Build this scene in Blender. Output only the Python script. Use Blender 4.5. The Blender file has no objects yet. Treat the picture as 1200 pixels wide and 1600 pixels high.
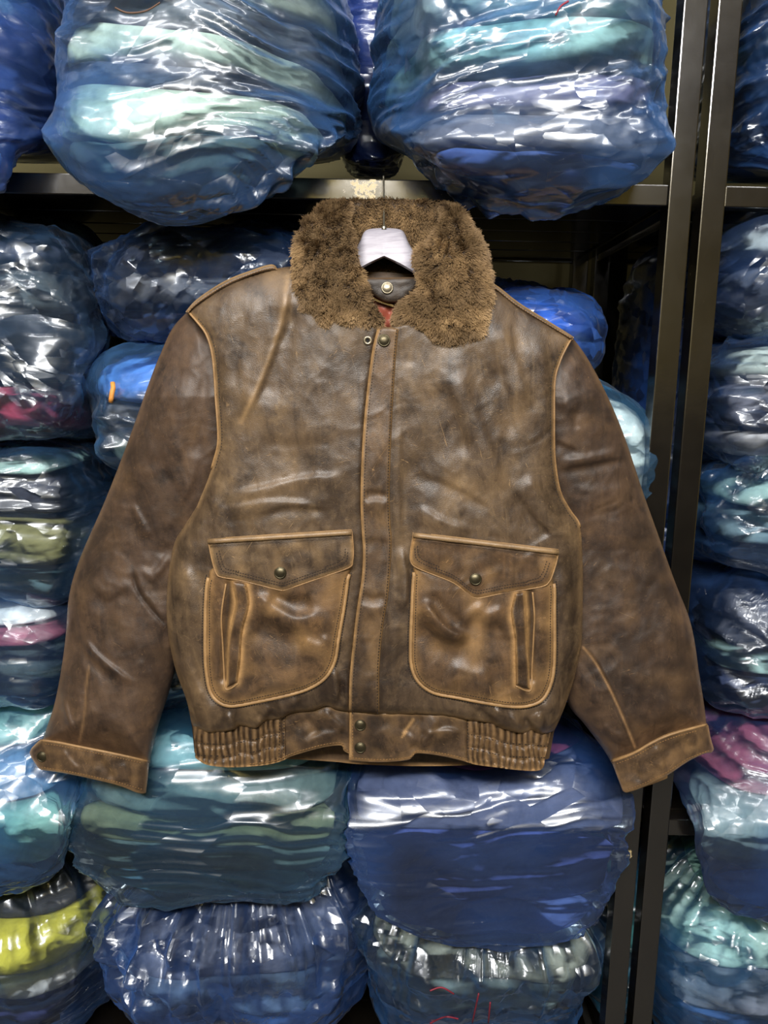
import bpy, math, random
import numpy as np
from mathutils import Matrix, Vector
from mathutils.bvhtree import BVHTree

# ------------------------------------------------------------------ camera
SC = bpy.context.scene
COL = SC.collection
F = 1230.0
PITCH, ROLL = math.radians(10.0), math.radians(1.1)
CAM = np.array([0.0, -1.30, 1.55])
_f = np.array([0, math.cos(PITCH), -math.sin(PITCH)])
_r0 = np.array([1.0, 0, 0])
_u0 = np.array([0, math.sin(PITCH), math.cos(PITCH)])
_r = math.cos(ROLL) * _r0 + math.sin(ROLL) * _u0
_u = -math.sin(ROLL) * _r0 + math.cos(ROLL) * _u0
cam_data = bpy.data.cameras.new('camera')
cam = bpy.data.objects.new('camera', cam_data)
COL.objects.link(cam)
cam.matrix_world = Matrix(((_r[0], _u[0], -_f[0], CAM[0]), (_r[1], _u[1], -_f[1], CAM[1]),
                           (_r[2], _u[2], -_f[2], CAM[2]), (0, 0, 0, 1)))
cam_data.sensor_fit = 'VERTICAL'
cam_data.sensor_height = 36.0
cam_data.lens = F / 1600.0 * 36.0
cam_data.clip_start = 0.02
SC.camera = cam

# ------------------------------------------------------------------ world, lights, exposure
wd = bpy.data.worlds.new('world')
SC.world = wd
wd.use_nodes = True
wd.node_tree.nodes['Background'].inputs[0].default_value = (0.80, 0.88, 1.0, 1)
wd.node_tree.nodes['Background'].inputs[1].default_value = 0.16


def ceiling_tube_or_fill(x, y, power, sx=1.3, sy=0.10, z=3.08, col=(1.0, 0.975, 0.955), aim=None):
    l = bpy.data.lights.new('ceiling_tube_or_fill', 'AREA')
    l.shape = 'RECTANGLE'
    l.size, l.size_y = sx, sy
    l.energy = power
    l.color = col
    o = bpy.data.objects.new('ceiling_tube_or_fill_light', l)
    o.location = (x, y, z)
    if aim is not None:
        o.rotation_euler = (Vector(aim) - o.location).to_track_quat('-Z', 'Z').to_euler()
    COL.objects.link(o)


ceiling_tube_or_fill(-0.85, -0.95, 26, sy=0.16, aim=(-0.3, 0, 1.2))
ceiling_tube_or_fill(0.80, -0.95, 26, sy=0.16, aim=(0.3, 0, 1.2))
ceiling_tube_or_fill(-0.85, -2.75, 150, sx=1.1, sy=0.18, z=2.95, aim=(-0.2, 0, 0.9))
ceiling_tube_or_fill(0.30, -2.75, 150, sx=1.1, sy=0.18, z=2.95, aim=(0.2, 0, 0.9))
ceiling_tube_or_fill(-0.05, -3.0, 110, sx=1.8, sy=0.12)  # added fill lamp, brightens the front wall that the posts mirror
SC.view_settings.view_transform = 'Standard'
SC.view_settings.look = 'None'
SC.view_settings.gamma = 1.0
SC.view_settings.use_curve_mapping = False
SC.view_settings.exposure = -1.02
SC.cycles.adaptive_threshold = 0.02
SC.cycles.max_bounces = 5
SC.cycles.diffuse_bounces = 2
SC.cycles.glossy_bounces = 2
SC.cycles.transparent_max_bounces = 6


# ------------------------------------------------------------------ helpers
def P(px, py, Y):
    px, py, Y = np.broadcast_arrays(np.asarray(px, float), np.asarray(py, float), np.asarray(Y, float))
    d = _f[None] * F + (px.reshape(-1, 1) - 600) * _r[None] - (py.reshape(-1, 1) - 800) * _u[None]
    t = (Y.reshape(-1) - CAM[1]) / d[:, 1]
    return CAM[None] + d * t[:, None]


def P1(px, py, Y):
    return P([px], [py], [Y])[0]


def lin(h):
    h = h.lstrip('#')
    c = [int(h[i:i + 2], 16) / 255 for i in (0, 2, 4)]
    return tuple((v / 12.92 if v <= 0.04045 else ((v + 0.055) / 1.055) ** 2.4) for v in c) + (1,)


def hsh(ix, iy, iz, seed):
    with np.errstate(over='ignore'):
        h = (ix.astype(np.uint32) * np.uint32(374761393) + iy.astype(np.uint32) * np.uint32(668265263)
             + iz.astype(np.uint32) * np.uint32(2147483647) + np.uint32((seed * 974711 + 12345) & 0xffffffff))
        h = (h ^ (h >> np.uint32(13))) * np.uint32(1274126177)
        h = (h ^ (h >> np.uint32(16))) * np.uint32(2246822519)
        h = h ^ (h >> np.uint32(15))
    return h


_G = np.random.RandomState(7).normal(size=(256, 3))
_G /= np.linalg.norm(_G, axis=1)[:, None]


def perlin(p, seed=0):
    p = np.asarray(p, float)
    i0 = np.floor(p).astype(np.int64)
    fr = p - i0
    w = fr * fr * fr * (fr * (fr * 6 - 15) + 10)
    res = np.zeros(len(p))
    for dx in (0, 1):
        wx = w[:, 0] if dx else 1 - w[:, 0]
        for dy in (0, 1):
            wy = w[:, 1] if dy else 1 - w[:, 1]
            for dz in (0, 1):
                wz = w[:, 2] if dz else 1 - w[:, 2]
                g = _G[hsh(i0[:, 0] + dx, i0[:, 1] + dy, i0[:, 2] + dz, seed) & np.uint32(255)]
                res += wx * wy * wz * ((fr - np.array([dx, dy, dz])) * g).sum(1)
    return res * 1.5


def fbm(p, octv=3, seed=0, gain=0.5):
    s, a, q = np.zeros(len(p)), 1.0, np.asarray(p, float)
    for k in range(octv):
        s += a * perlin(q, seed + k * 17)
        q = q * 2.03 + 3.1
        a *= gain
    return s


def crumple(p, n, seed, f0, grow=1.4):
    """sum of sharply folded waves in changing directions, like crushed film"""
    rs = np.random.RandomState(seed)
    s = np.zeros(len(p))
    fq = f0
    for k in range(n):
        d = rs.normal(size=3)
        d /= np.linalg.norm(d)
        ph = p @ d * fq + 1.1 * perlin(p * fq * 0.45 + 5.3 * k, seed + k) + rs.rand()
        tri = np.abs((ph % 1.0) - 0.5) * 2
        m = np.clip(0.5 + 1.4 * perlin(p * fq * 0.3 + 9.1 * k, seed + 50 + k), 0, 1)
        s += (tri - 0.5) * m / fq
        fq *= grow
    return s * f0


def smooth(a, b, x):
    t = np.clip((x - a) / (b - a), 0, 1)
    return t * t * (3 - 2 * t)


def roll(t):
    t = np.clip(t, 0, 1)
    return np.sqrt(np.clip(1 - (1 - t) ** 2, 0, 1))


def spline(pts, closed=False, per=6):
    pts = [np.array(p, float) for p in pts]
    n = len(pts)
    out = []
    for i in range(n if closed else n - 1):
        if closed:
            p0, p1, p2, p3 = pts[(i - 1) % n], pts[i], pts[(i + 1) % n], pts[(i + 2) % n]
        else:
            p0, p1, p2, p3 = pts[max(i - 1, 0)], pts[i], pts[i + 1], pts[min(i + 2, n - 1)]
        for k in range(per):
            t = k / per
            out.append(0.5 * ((2 * p1) + (-p0 + p2) * t + (2 * p0 - 5 * p1 + 4 * p2 - p3) * t * t
                              + (-p0 + 3 * p1 - 3 * p2 + p3) * t ** 3))
    if not closed:
        out.append(pts[-1])
    return np.array(out)


def pdist(x, y, pl, closed=False):
    """distance to polyline, running parameter 0..1 and nearest point"""
    pl = np.asarray(pl, float)
    if closed:
        pl = np.vstack([pl, pl[:1]])
    seg = pl[1:] - pl[:-1]
    L = np.hypot(seg[:, 0], seg[:, 1])
    cum = np.concatenate([[0], np.cumsum(L)])
    tot = max(cum[-1], 1e-9)
    best = np.full(len(x), 1e18)
    bt = np.zeros(len(x))
    nx, ny = np.zeros(len(x)), np.zeros(len(x))
    sd = np.zeros(len(x))
    for i in range(len(seg)):
        if L[i] < 1e-9:
            continue
        ax, ay = pl[i]
        t = np.clip(((x - ax) * seg[i, 0] + (y - ay) * seg[i, 1]) / L[i] ** 2, 0, 1)
        qx, qy = ax + t * seg[i, 0], ay + t * seg[i, 1]
        d2 = (x - qx) ** 2 + (y - qy) ** 2
        m = d2 < best
        best = np.where(m, d2, best)
        bt = np.where(m, (cum[i] + t * L[i]) / tot, bt)
        nx, ny = np.where(m, qx, nx), np.where(m, qy, ny)
        sd = np.where(m, np.sign((x - ax) * seg[i, 1] - (y - ay) * seg[i, 0]), sd)
    return np.sqrt(best), bt, nx, ny, sd


def inside(x, y, poly):
    c = np.zeros(len(x), bool)
    n = len(poly)
    j = n - 1
    for i in range(n):
        xi, yi = poly[i]
        xj, yj = poly[j]
        if yi != yj:
            c ^= ((yi > y) != (yj > y)) & (x < (xj - xi) * (y - yi) / (yj - yi) + xi)
        j = i
    return c


def strokes(x, y, lst):
    """folds drawn as polylines: (points, width, height[, 'step'])"""
    h = np.zeros(len(x))
    for s in lst:
        pl = spline(s[0], per=5) if len(s[0]) > 2 else np.array(s[0], float)
        sg, ht = s[1], s[2]
        mode = s[3] if len(s) > 3 else 'ridge'
        ext = 4.5 * sg
        m = (x > pl[:, 0].min() - ext) & (x < pl[:, 0].max() + ext) & (y > pl[:, 1].min() - ext) & (y < pl[:, 1].max() + ext)
        if not m.any():
            continue
        d, t, _, _, sd = pdist(x[m], y[m], pl)
        tp = smooth(0, 0.22, t) * smooth(0, 0.22, 1 - t)
        if mode == 'step':     # one side stands proud and fades away
            v = np.exp(-(d / (0.45 * sg)) ** 2) * 0.8 - np.exp(-((d * sd - 1.2 * sg) / sg) ** 2) * 0.6
        else:
            v = np.where(sd > 0, np.exp(-(d / (0.8 * sg)) ** 2), np.exp(-(d / (2.0 * sg)) ** 2))
        h[m] += ht * tp * v
    return h


def mesh_obj(name, verts, faces, mat, parent=None, loc=None, smooth_=True, sharp=None, attrs=None):
    me = bpy.data.meshes.new(name)
    verts = np.asarray(verts, float)
    off = np.array(parent.location) if parent is not None else (np.array(loc) if loc is not None else np.zeros(3))
    pp = parent
    while pp is not None and pp.parent is not None:
        pp = pp.parent
        off = off + np.array(pp.location)
    v = verts - off
    if isinstance(faces, np.ndarray):
        nf, k = faces.shape
        me.vertices.add(len(v))
        me.vertices.foreach_set('co', v.astype(np.float32).ravel())
        me.loops.add(nf * k)
        me.loops.foreach_set('vertex_index', faces.astype(np.int32).ravel())
        me.polygons.add(nf)
        me.polygons.foreach_set('loop_start', np.arange(0, nf * k, k, dtype=np.int32))
        me.update(calc_edges=True)
        me.validate()
    else:
        me.from_pydata([tuple(q) for q in v], [], faces)
    if smooth_:
        me.polygons.foreach_set('use_smooth', np.ones(len(me.polygons), bool))
    if sharp:
        me.set_sharp_from_angle(angle=math.radians(sharp))
    if attrs:
        for k, a in attrs.items():
            at = me.attributes.new(k, 'FLOAT', 'POINT')
            at.data.foreach_set('value', np.asarray(a, np.float32))
    me.materials.append(mat)
    o = bpy.data.objects.new(name, me)
    COL.objects.link(o)
    if parent is not None:
        o.parent = parent
    elif loc is not None:
        o.location = loc
    return o


def thing(name, loc, label, cat, group=None):
    o = bpy.data.objects.new(name, None)
    o.empty_display_size = 0.05
    COL.objects.link(o)
    o.location = loc
    o['label'] = label
    o['category'] = cat
    if group:
        o['group'] = group
    return o


def box_vf(lo, hi, bev=0.0):
    (x0, y0, z0), (x1, y1, z1) = lo, hi
    if bev <= 0:
        v = [(x0, y0, z0), (x1, y0, z0), (x1, y1, z0), (x0, y1, z0), (x0, y0, z1), (x1, y0, z1), (x1, y1, z1), (x0, y1, z1)]
        f = [(0, 3, 2, 1), (4, 5, 6, 7), (0, 1, 5, 4), (1, 2, 6, 5), (2, 3, 7, 6), (3, 0, 4, 7)]
        return v, f
    import bmesh
    bm = bmesh.new()
    vs = [bm.verts.new(p) for p in box_vf(lo, hi)[0]]
    for f in box_vf(lo, hi)[1]:
        bm.faces.new([vs[i] for i in f])
    bmesh.ops.bevel(bm, geom=bm.edges[:], offset=bev, segments=2, affect='EDGES', profile=0.6)
    bm.verts.index_update()
    v = [tuple(q.co) for q in bm.verts]
    f = [tuple(q.index for q in fa.verts) for fa in bm.faces]
    bm.free()
    return v, f


def tube_vf(pts, rad, sides=8, caps=True):
    pts = np.asarray(pts, float)
    n = len(pts)
    rad = np.broadcast_to(np.asarray(rad, float), (n,))
    tg = np.gradient(pts, axis=0)
    tg /= np.linalg.norm(tg, axis=1)[:, None] + 1e-12
    ref = np.array([0.0, 1, 0]) if abs(tg[0][1]) < 0.9 else np.array([1.0, 0, 0])
    v, prev = [], None
    for i in range(n):
        a = prev if prev is not None else ref
        a = a - tg[i] * (a @ tg[i])
        a /= np.linalg.norm(a) + 1e-12
        b = np.cross(tg[i], a)
        prev = a
        for k in range(sides):
            an = 2 * math.pi * k / sides
            v.append(pts[i] + rad[i] * (a * math.cos(an) + b * math.sin(an)))
    f = []
    for i in range(n - 1):
        for k in range(sides):
            k2 = (k + 1) % sides
            f.append((i * sides + k, i * sides + k2, (i + 1) * sides + k2, (i + 1) * sides + k))
    if caps:
        f.append(tuple(range(sides))[::-1])
        f.append(tuple((n - 1) * sides + k for k in range(sides)))
    return v, f


def lathe_vf(prof, axis_pt, axis, up=None, sides=24):
    """prof: (radius, height along axis)"""
    ax = np.array(axis, float)
    ax /= np.linalg.norm(ax)
    a = np.cross(ax, [0, 0, 1.0])
    if np.linalg.norm(a) < 1e-3:
        a = np.array([1.0, 0, 0])
    a /= np.linalg.norm(a)
    b = np.cross(ax, a)
    v, f = [], []
    for r, h in prof:
        for k in range(sides):
            an = 2 * math.pi * k / sides
            v.append(np.array(axis_pt) + ax * h + r * (a * math.cos(an) + b * math.sin(an)))
    for i in range(len(prof) - 1):
        for k in range(sides):
            k2 = (k + 1) % sides
            f.append((i * sides + k, i * sides + k2, (i + 1) * sides + k2, (i + 1) * sides + k))
    f.append(tuple((len(prof) - 1) * sides + k for k in range(sides)))
    return v, f


# ------------------------------------------------------------------ materials
def new_mat(name):
    m = bpy.data.materials.new(name)
    m.use_nodes = True
    nt = m.node_tree
    nt.nodes.clear()
    return m, nt


def N(nt, typ, **kw):
    n = nt.nodes.new(typ)
    for k, v in kw.items():
        if k.startswith('i_'):
            key = k[2:]
            key = int(key) if key.isdigit() else key.replace('_', ' ')
            n.inputs[key].default_value = v
        else:
            setattr(n, k, v)
    return n


def L(nt, a, b):
    nt.links.new(a, b)


def ramp(nt, fac, stops, interp='LINEAR'):
    r = N(nt, 'ShaderNodeValToRGB')
    r.color_ramp.interpolation = interp
    while len(r.color_ramp.elements) < len(stops):
        r.color_ramp.elements.new(0.5)
    for e, (p, c) in zip(r.color_ramp.elements, stops):
        e.position = p
        e.color = c if len(c) == 4 else tuple(c) + (1,)
    L(nt, fac, r.inputs[0])
    return r.outputs[0]


def math_n(nt, op, a, b=None, c=None, clamp=False):
    n = N(nt, 'ShaderNodeMath', operation=op)
    n.use_clamp = clamp
    for i, v in enumerate((a, b, c)):
        if v is None:
            continue
        if isinstance(v, (int, float)):
            n.inputs[i].default_value = v
        else:
            L(nt, v, n.inputs[i])
    return n.outputs[0]


def mixc(nt, fac, a, b, blend='MIX'):
    n = N(nt, 'ShaderNodeMix', data_type='RGBA', blend_type=blend)
    n.clamp_factor = True
    for sock, v in ((n.inputs[0], fac), (n.inputs[6], a), (n.inputs[7], b)):
        if isinstance(v, (int, float)):
            sock.default_value = v
        elif isinstance(v, tuple):
            sock.default_value = v
        else:
            L(nt, v, sock)
    return n.outputs[2]


def coords(nt, scale=(1, 1, 1), rot=(0, 0, 0), world=True):
    if world:
        g = N(nt, 'ShaderNodeNewGeometry').outputs['Position']
    else:
        g = N(nt, 'ShaderNodeTexCoord').outputs['Object']
    if any(rot):
        r = N(nt, 'ShaderNodeMapping')
        r.inputs['Rotation'].default_value = rot
        L(nt, g, r.inputs[0])
        g = r.outputs[0]
    m = N(nt, 'ShaderNodeMapping')
    m.inputs['Scale'].default_value = scale
    L(nt, g, m.inputs[0])
    return m.outputs[0]


def noise(nt, vec, scale, detail=4, rough=0.55, typ='FBM', dist=0.0):
    n = N(nt, 'ShaderNodeTexNoise', noise_type=typ)
    n.inputs['Scale'].default_value = scale
    n.inputs['Detail'].default_value = detail
    n.inputs['Roughness'].default_value = rough
    n.inputs['Distortion'].default_value = dist
    L(nt, vec, n.inputs['Vector'])
    return n.outputs['Fac']


def principled(nt, **kw):
    b = N(nt, 'ShaderNodeBsdfPrincipled')
    out = N(nt, 'ShaderNodeOutputMaterial')
    L(nt, b.outputs[0], out.inputs[0])
    for k, v in kw.items():
        k = k.replace('_', ' ')
        if isinstance(v, (int, float, tuple)):
            b.inputs[k].default_value = v
        else:
            L(nt, v, b.inputs[k])
    return b


def bump(nt, h, strength, dist, normal=None):
    b = N(nt, 'ShaderNodeBump')
    b.inputs['Strength'].default_value = strength
    b.inputs['Distance'].default_value = dist
    L(nt, h, b.inputs['Height'])
    if normal is not None:
        L(nt, normal, b.inputs['Normal'])
    return b.outputs[0]


def leather_mat(name, dark, mid, tan, wearc, rough=0.46, scuff=1.0):
    m, nt = new_mat(name)
    c = coords(nt, world=False)
    n1 = noise(nt, c, 7.0, 6, 0.62, dist=0.6)
    n2 = noise(nt, c, 38.0, 5, 0.65, dist=0.4)
    nm = math_n(nt, 'ADD', math_n(nt, 'MULTIPLY', n1, 0.62), math_n(nt, 'MULTIPLY', n2, 0.38))
    base = ramp(nt, nm, [(0.38, lin(dark)), (0.49, lin(mid)), (0.56, lin(mid)), (0.66, lin(tan))])
    # upright streaks and darker stains
    st = noise(nt, coords(nt, (46, 46, 11), (0, 0.12, 0), world=False), 1.0, 5, 0.7, dist=0.8)
    base = mixc(nt, math_n(nt, 'MULTIPLY', ramp(nt, st, [(0.50, (0, 0, 0)), (0.68, (1, 1, 1))]), 0.55), base, lin(tan))
    base = mixc(nt, math_n(nt, 'MULTIPLY', ramp(nt, st, [(0.32, (1, 1, 1)), (0.46, (0, 0, 0))]), 0.60), base, lin(dark))
    sn = noise(nt, c, 5.5, 7, 0.66, dist=1.2)
    base = mixc(nt, math_n(nt, 'MULTIPLY', ramp(nt, sn, [(0.38, (1, 1, 1)), (0.54, (0, 0, 0))]), 0.75), base, lin(dark))
    # rubbed patches
    n3 = noise(nt, c, 13.0, 6, 0.7, dist=0.8)
    rub = ramp(nt, n3, [(0.54, (0, 0, 0)), (0.70, (1, 1, 1))])
    base = mixc(nt, math_n(nt, 'MULTIPLY', rub, 0.6 * scuff), base, lin(tan))
    # scratches, several directions
    for k, (rz, sc) in enumerate((((0, 0.35, 0), (210, 210, 16)), ((0, -0.6, 0), (240, 240, 20)), ((0, 1.15, 0), (230, 230, 18)), ((0, -1.3, 0), (200, 200, 22)))):
        cv = coords(nt, sc, rz, world=False)
        ns = noise(nt, cv, 1.0, 3, 0.6, dist=2.2)
        sm = ramp(nt, ns, [(0.66, (0, 0, 0)), (0.74, (1, 1, 1))])
        gate = ramp(nt, noise(nt, c, 5.0 + 2 * k, 3, 0.5), [(0.42, (0, 0, 0)), (0.62, (1, 1, 1))])
        base = mixc(nt, math_n(nt, 'MULTIPLY', math_n(nt, 'MULTIPLY', sm, gate), 0.5 * scuff), base, lin(wearc))
    # rubbed edges along seams
    w = N(nt, 'ShaderNodeAttribute', attribute_name='wear').outputs['Fac']
    n4 = noise(nt, c, 55.0, 5, 0.7)
    wf = math_n(nt, 'MULTIPLY', w, math_n(nt, 'MULTIPLY_ADD', n4, 1.9, 0.05), clamp=True)
    base = mixc(nt, wf, base, lin(wearc))
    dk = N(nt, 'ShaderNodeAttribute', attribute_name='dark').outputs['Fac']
    base = mixc(nt, math_n(nt, 'MULTIPLY', dk, 0.75), base, lin('1e140c'))  # shade along creases and edges, painted into the leather colour
    vo = N(nt, 'ShaderNodeTexVoronoi', feature='DISTANCE_TO_EDGE')
    vo.inputs['Scale'].default_value = 420
    L(nt, c, vo.inputs['Vector'])
    pore = ramp(nt, vo.outputs['Distance'], [(0.0, (0, 0, 0)), (0.18, (1, 1, 1))])
    b1 = bump(nt, pore, 0.14, 0.0012)
    crk = noise(nt, c, 48, 4, 0.62, typ='RIDGED_MULTIFRACTAL')
    b2 = bump(nt, crk, 0.20, 0.003, b1)
    cr2 = noise(nt, coords(nt, (14, 14, 22), (0, 0.5, 0), world=False), 1.0, 3, 0.6, typ='RIDGED_MULTIFRACTAL', dist=1.1)
    b2 = bump(nt, cr2, 0.28, 0.007, b2)
    b3 = bump(nt, n2, 0.10, 0.004, b2)
    rg = math_n(nt, 'MULTIPLY_ADD', n3, 0.34, rough - 0.17)
    principled(nt, Base_Color=base, Roughness=rg, Normal=b3, Specular_IOR_Level=0.5)
    return m


LEATHER = leather_mat('worn_leather', '241b15', '4c3d2e', '68553e', 'a3845c', rough=0.42)
LEATHER_S = leather_mat('worn_leather_sleeve', '251b15', '423226', '584330', '8c6d4b', rough=0.53, scuff=0.8)
LEATHER_P = leather_mat('worn_leather_pocket', '281d14', '4d3a28', '6d5236', 'a88355', rough=0.45, scuff=1.1)
LEATHER_W = leather_mat('worn_leather_band', '271d15', '4a3929', '664f36', '9e7c52', rough=0.47, scuff=1.2)
LEATHER_E = leather_mat('rubbed_leather_piping', '4c3723', '7d5f3d', '9a7a50', 'a98659', rough=0.58, scuff=0.8)
LEATHER_D = leather_mat('dark_leather', '221a14', '342a21', '46392b', '7a5f42', rough=0.5, scuff=0.5)


def simple_mat(name, col, rough=0.5, metal=0.0, bumpscale=None, bstr=0.2, var=0.25, spec=0.5):
    m, nt = new_mat(name)
    c = coords(nt, world=False)
    n = noise(nt, c, 40, 4, 0.6)
    a = tuple(v * (1 - var) for v in lin(col)[:3]) + (1,)
    b = tuple(min(1, v * (1 + var)) for v in lin(col)[:3]) + (1,)
    base = ramp(nt, n, [(0.3, a), (0.7, b)])
    kw = dict(Base_Color=base, Roughness=rough, Metallic=metal, Specular_IOR_Level=spec)
    if bumpscale:
        kw['Normal'] = bump(nt, noise(nt, c, bumpscale, 4, 0.6), bstr, 0.002)
    principled(nt, **kw)
    return m


THREAD = simple_mat('stitch_thread', '1f150c', 0.7)
THREAD_L = simple_mat('worn_stitch_thread', '7b5b35', 0.7)
BRASS = simple_mat('aged_brass_snap', '4d4736', 0.38, 0.85, 200, 0.1)
BRASS_L = simple_mat('pale_nickel_snap', '968c78', 0.36, 0.8, 200, 0.1)
STEEL = simple_mat('steel_wire', 'b0aa98', 0.3, 0.9)
LINING = simple_mat('rust_red_lining', '8a4534', 0.5, 0, 30, 0.4)
ZIPM = simple_mat('brass_zip', '6b5a3a', 0.35, 0.9)


def hanger_mat():
    m, nt = new_mat('white_painted_wood')
    c = coords(nt, (14, 40, 160), (0, 0.12, 0), world=False)
    n = noise(nt, c, 1.0, 5, 0.65, dist=0.6)
    base = ramp(nt, n, [(0.28, lin('7f7b86')), (0.5, lin('9d9aa4')), (0.7, lin('b0adb6'))])
    principled(nt, Base_Color=base, Roughness=0.45, Normal=bump(nt, n, 0.25, 0.001))
    return m


HANGER = hanger_mat()


def rack_mat():
    """glossy black enamel on steel, a few chips down to pale primer"""
    m, nt = new_mat('black_gloss_enamel')
    g = N(nt, 'ShaderNodeNewGeometry').outputs['Position']
    c = coords(nt)
    n = noise(nt, c, 9, 4, 0.6)
    base = ramp(nt, n, [(0.3, lin('0d0b09')), (0.7, lin('15120e'))])
    chipn = noise(nt, c, 70, 6, 0.72)
    masks = None
    for (q, r) in CHIPS:
        d = N(nt, 'ShaderNodeVectorMath', operation='DISTANCE')
        L(nt, g, d.inputs[0])
        d.inputs[1].default_value = q
        k = math_n(nt, 'SUBTRACT', 1.0, math_n(nt, 'DIVIDE', d.outputs['Value'], r), clamp=True)
        masks = k if masks is None else math_n(nt, 'MAXIMUM', masks, k)
    ch = math_n(nt, 'ADD', chipn, math_n(nt, 'MULTIPLY', masks, 0.34))
    ch = ramp(nt, ch, [(0.70, (0, 0, 0)), (0.715, (1, 1, 1))])
    base = mixc(nt, ch, base, lin('b09c6c'))
    rg = math_n(nt, 'MULTIPLY_ADD', n, 0.10, 0.13)
    rg = math_n(nt, 'ADD', rg, math_n(nt, 'MULTIPLY', ch, 0.5))
    b = bump(nt, noise(nt, c, 26, 4, 0.55), 0.05, 0.004)
    principled(nt, Base_Color=base, Roughness=rg, Normal=b, IOR=2.2)
    return m


CHIPS = [(tuple(P1(568, 292, 0)), 0.042), (tuple(P1(982, 1335, 0)), 0.016)]
RACK = rack_mat()

_fab = {}


def fabric(col):
    if col not in _fab:
        m, nt = new_mat('fabric_' + col)
        c = coords(nt, world=True)
        n = noise(nt, c, 16, 5, 0.65, dist=0.8)
        l = tuple(min(0.85, v * 1.75) for v in lin(col))
        a = tuple(v * 0.62 for v in l[:3]) + (1,)
        b = tuple(min(1, v * 1.25 + 0.01) for v in l[:3]) + (1,)
        base = ramp(nt, n, [(0.3, a), (0.72, b)])
        h = noise(nt, coords(nt, (9, 9, 26)), 1.6, 5, 0.6, typ='RIDGED_MULTIFRACTAL', dist=0.6)
        principled(nt, Base_Color=base, Roughness=0.8, Normal=bump(nt, h, 0.35, 0.012), Specular_IOR_Level=0.25)
        _fab[col] = m
    return _fab[col]


_film = {}


def vmath(nt, op, a, b=None, scale=None):
    n = N(nt, 'ShaderNodeVectorMath', operation=op)
    L(nt, a, n.inputs[0])
    if b is not None:
        if isinstance(b, tuple):
            n.inputs[1].default_value = b
        else:
            L(nt, b, n.inputs[1])
    if scale is not None:
        n.inputs['Scale'].default_value = scale
    return n.outputs['Value'] if op == 'DOT_PRODUCT' else n.outputs['Vector']


def facets(nt, vec, scale):
    """height made of flat tilted shards with sharp borders, as crushed film shows"""
    vo = N(nt, 'ShaderNodeTexVoronoi', feature='F1')
    vo.inputs['Scale'].default_value = scale
    L(nt, vec, vo.inputs['Vector'])
    df = vmath(nt, 'SUBTRACT', vec, vo.outputs['Position'])
    cc = vmath(nt, 'SUBTRACT', vo.outputs['Color'], (0.5, 0.5, 0.5))
    return vmath(nt, 'DOT_PRODUCT', df, cc)


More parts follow.
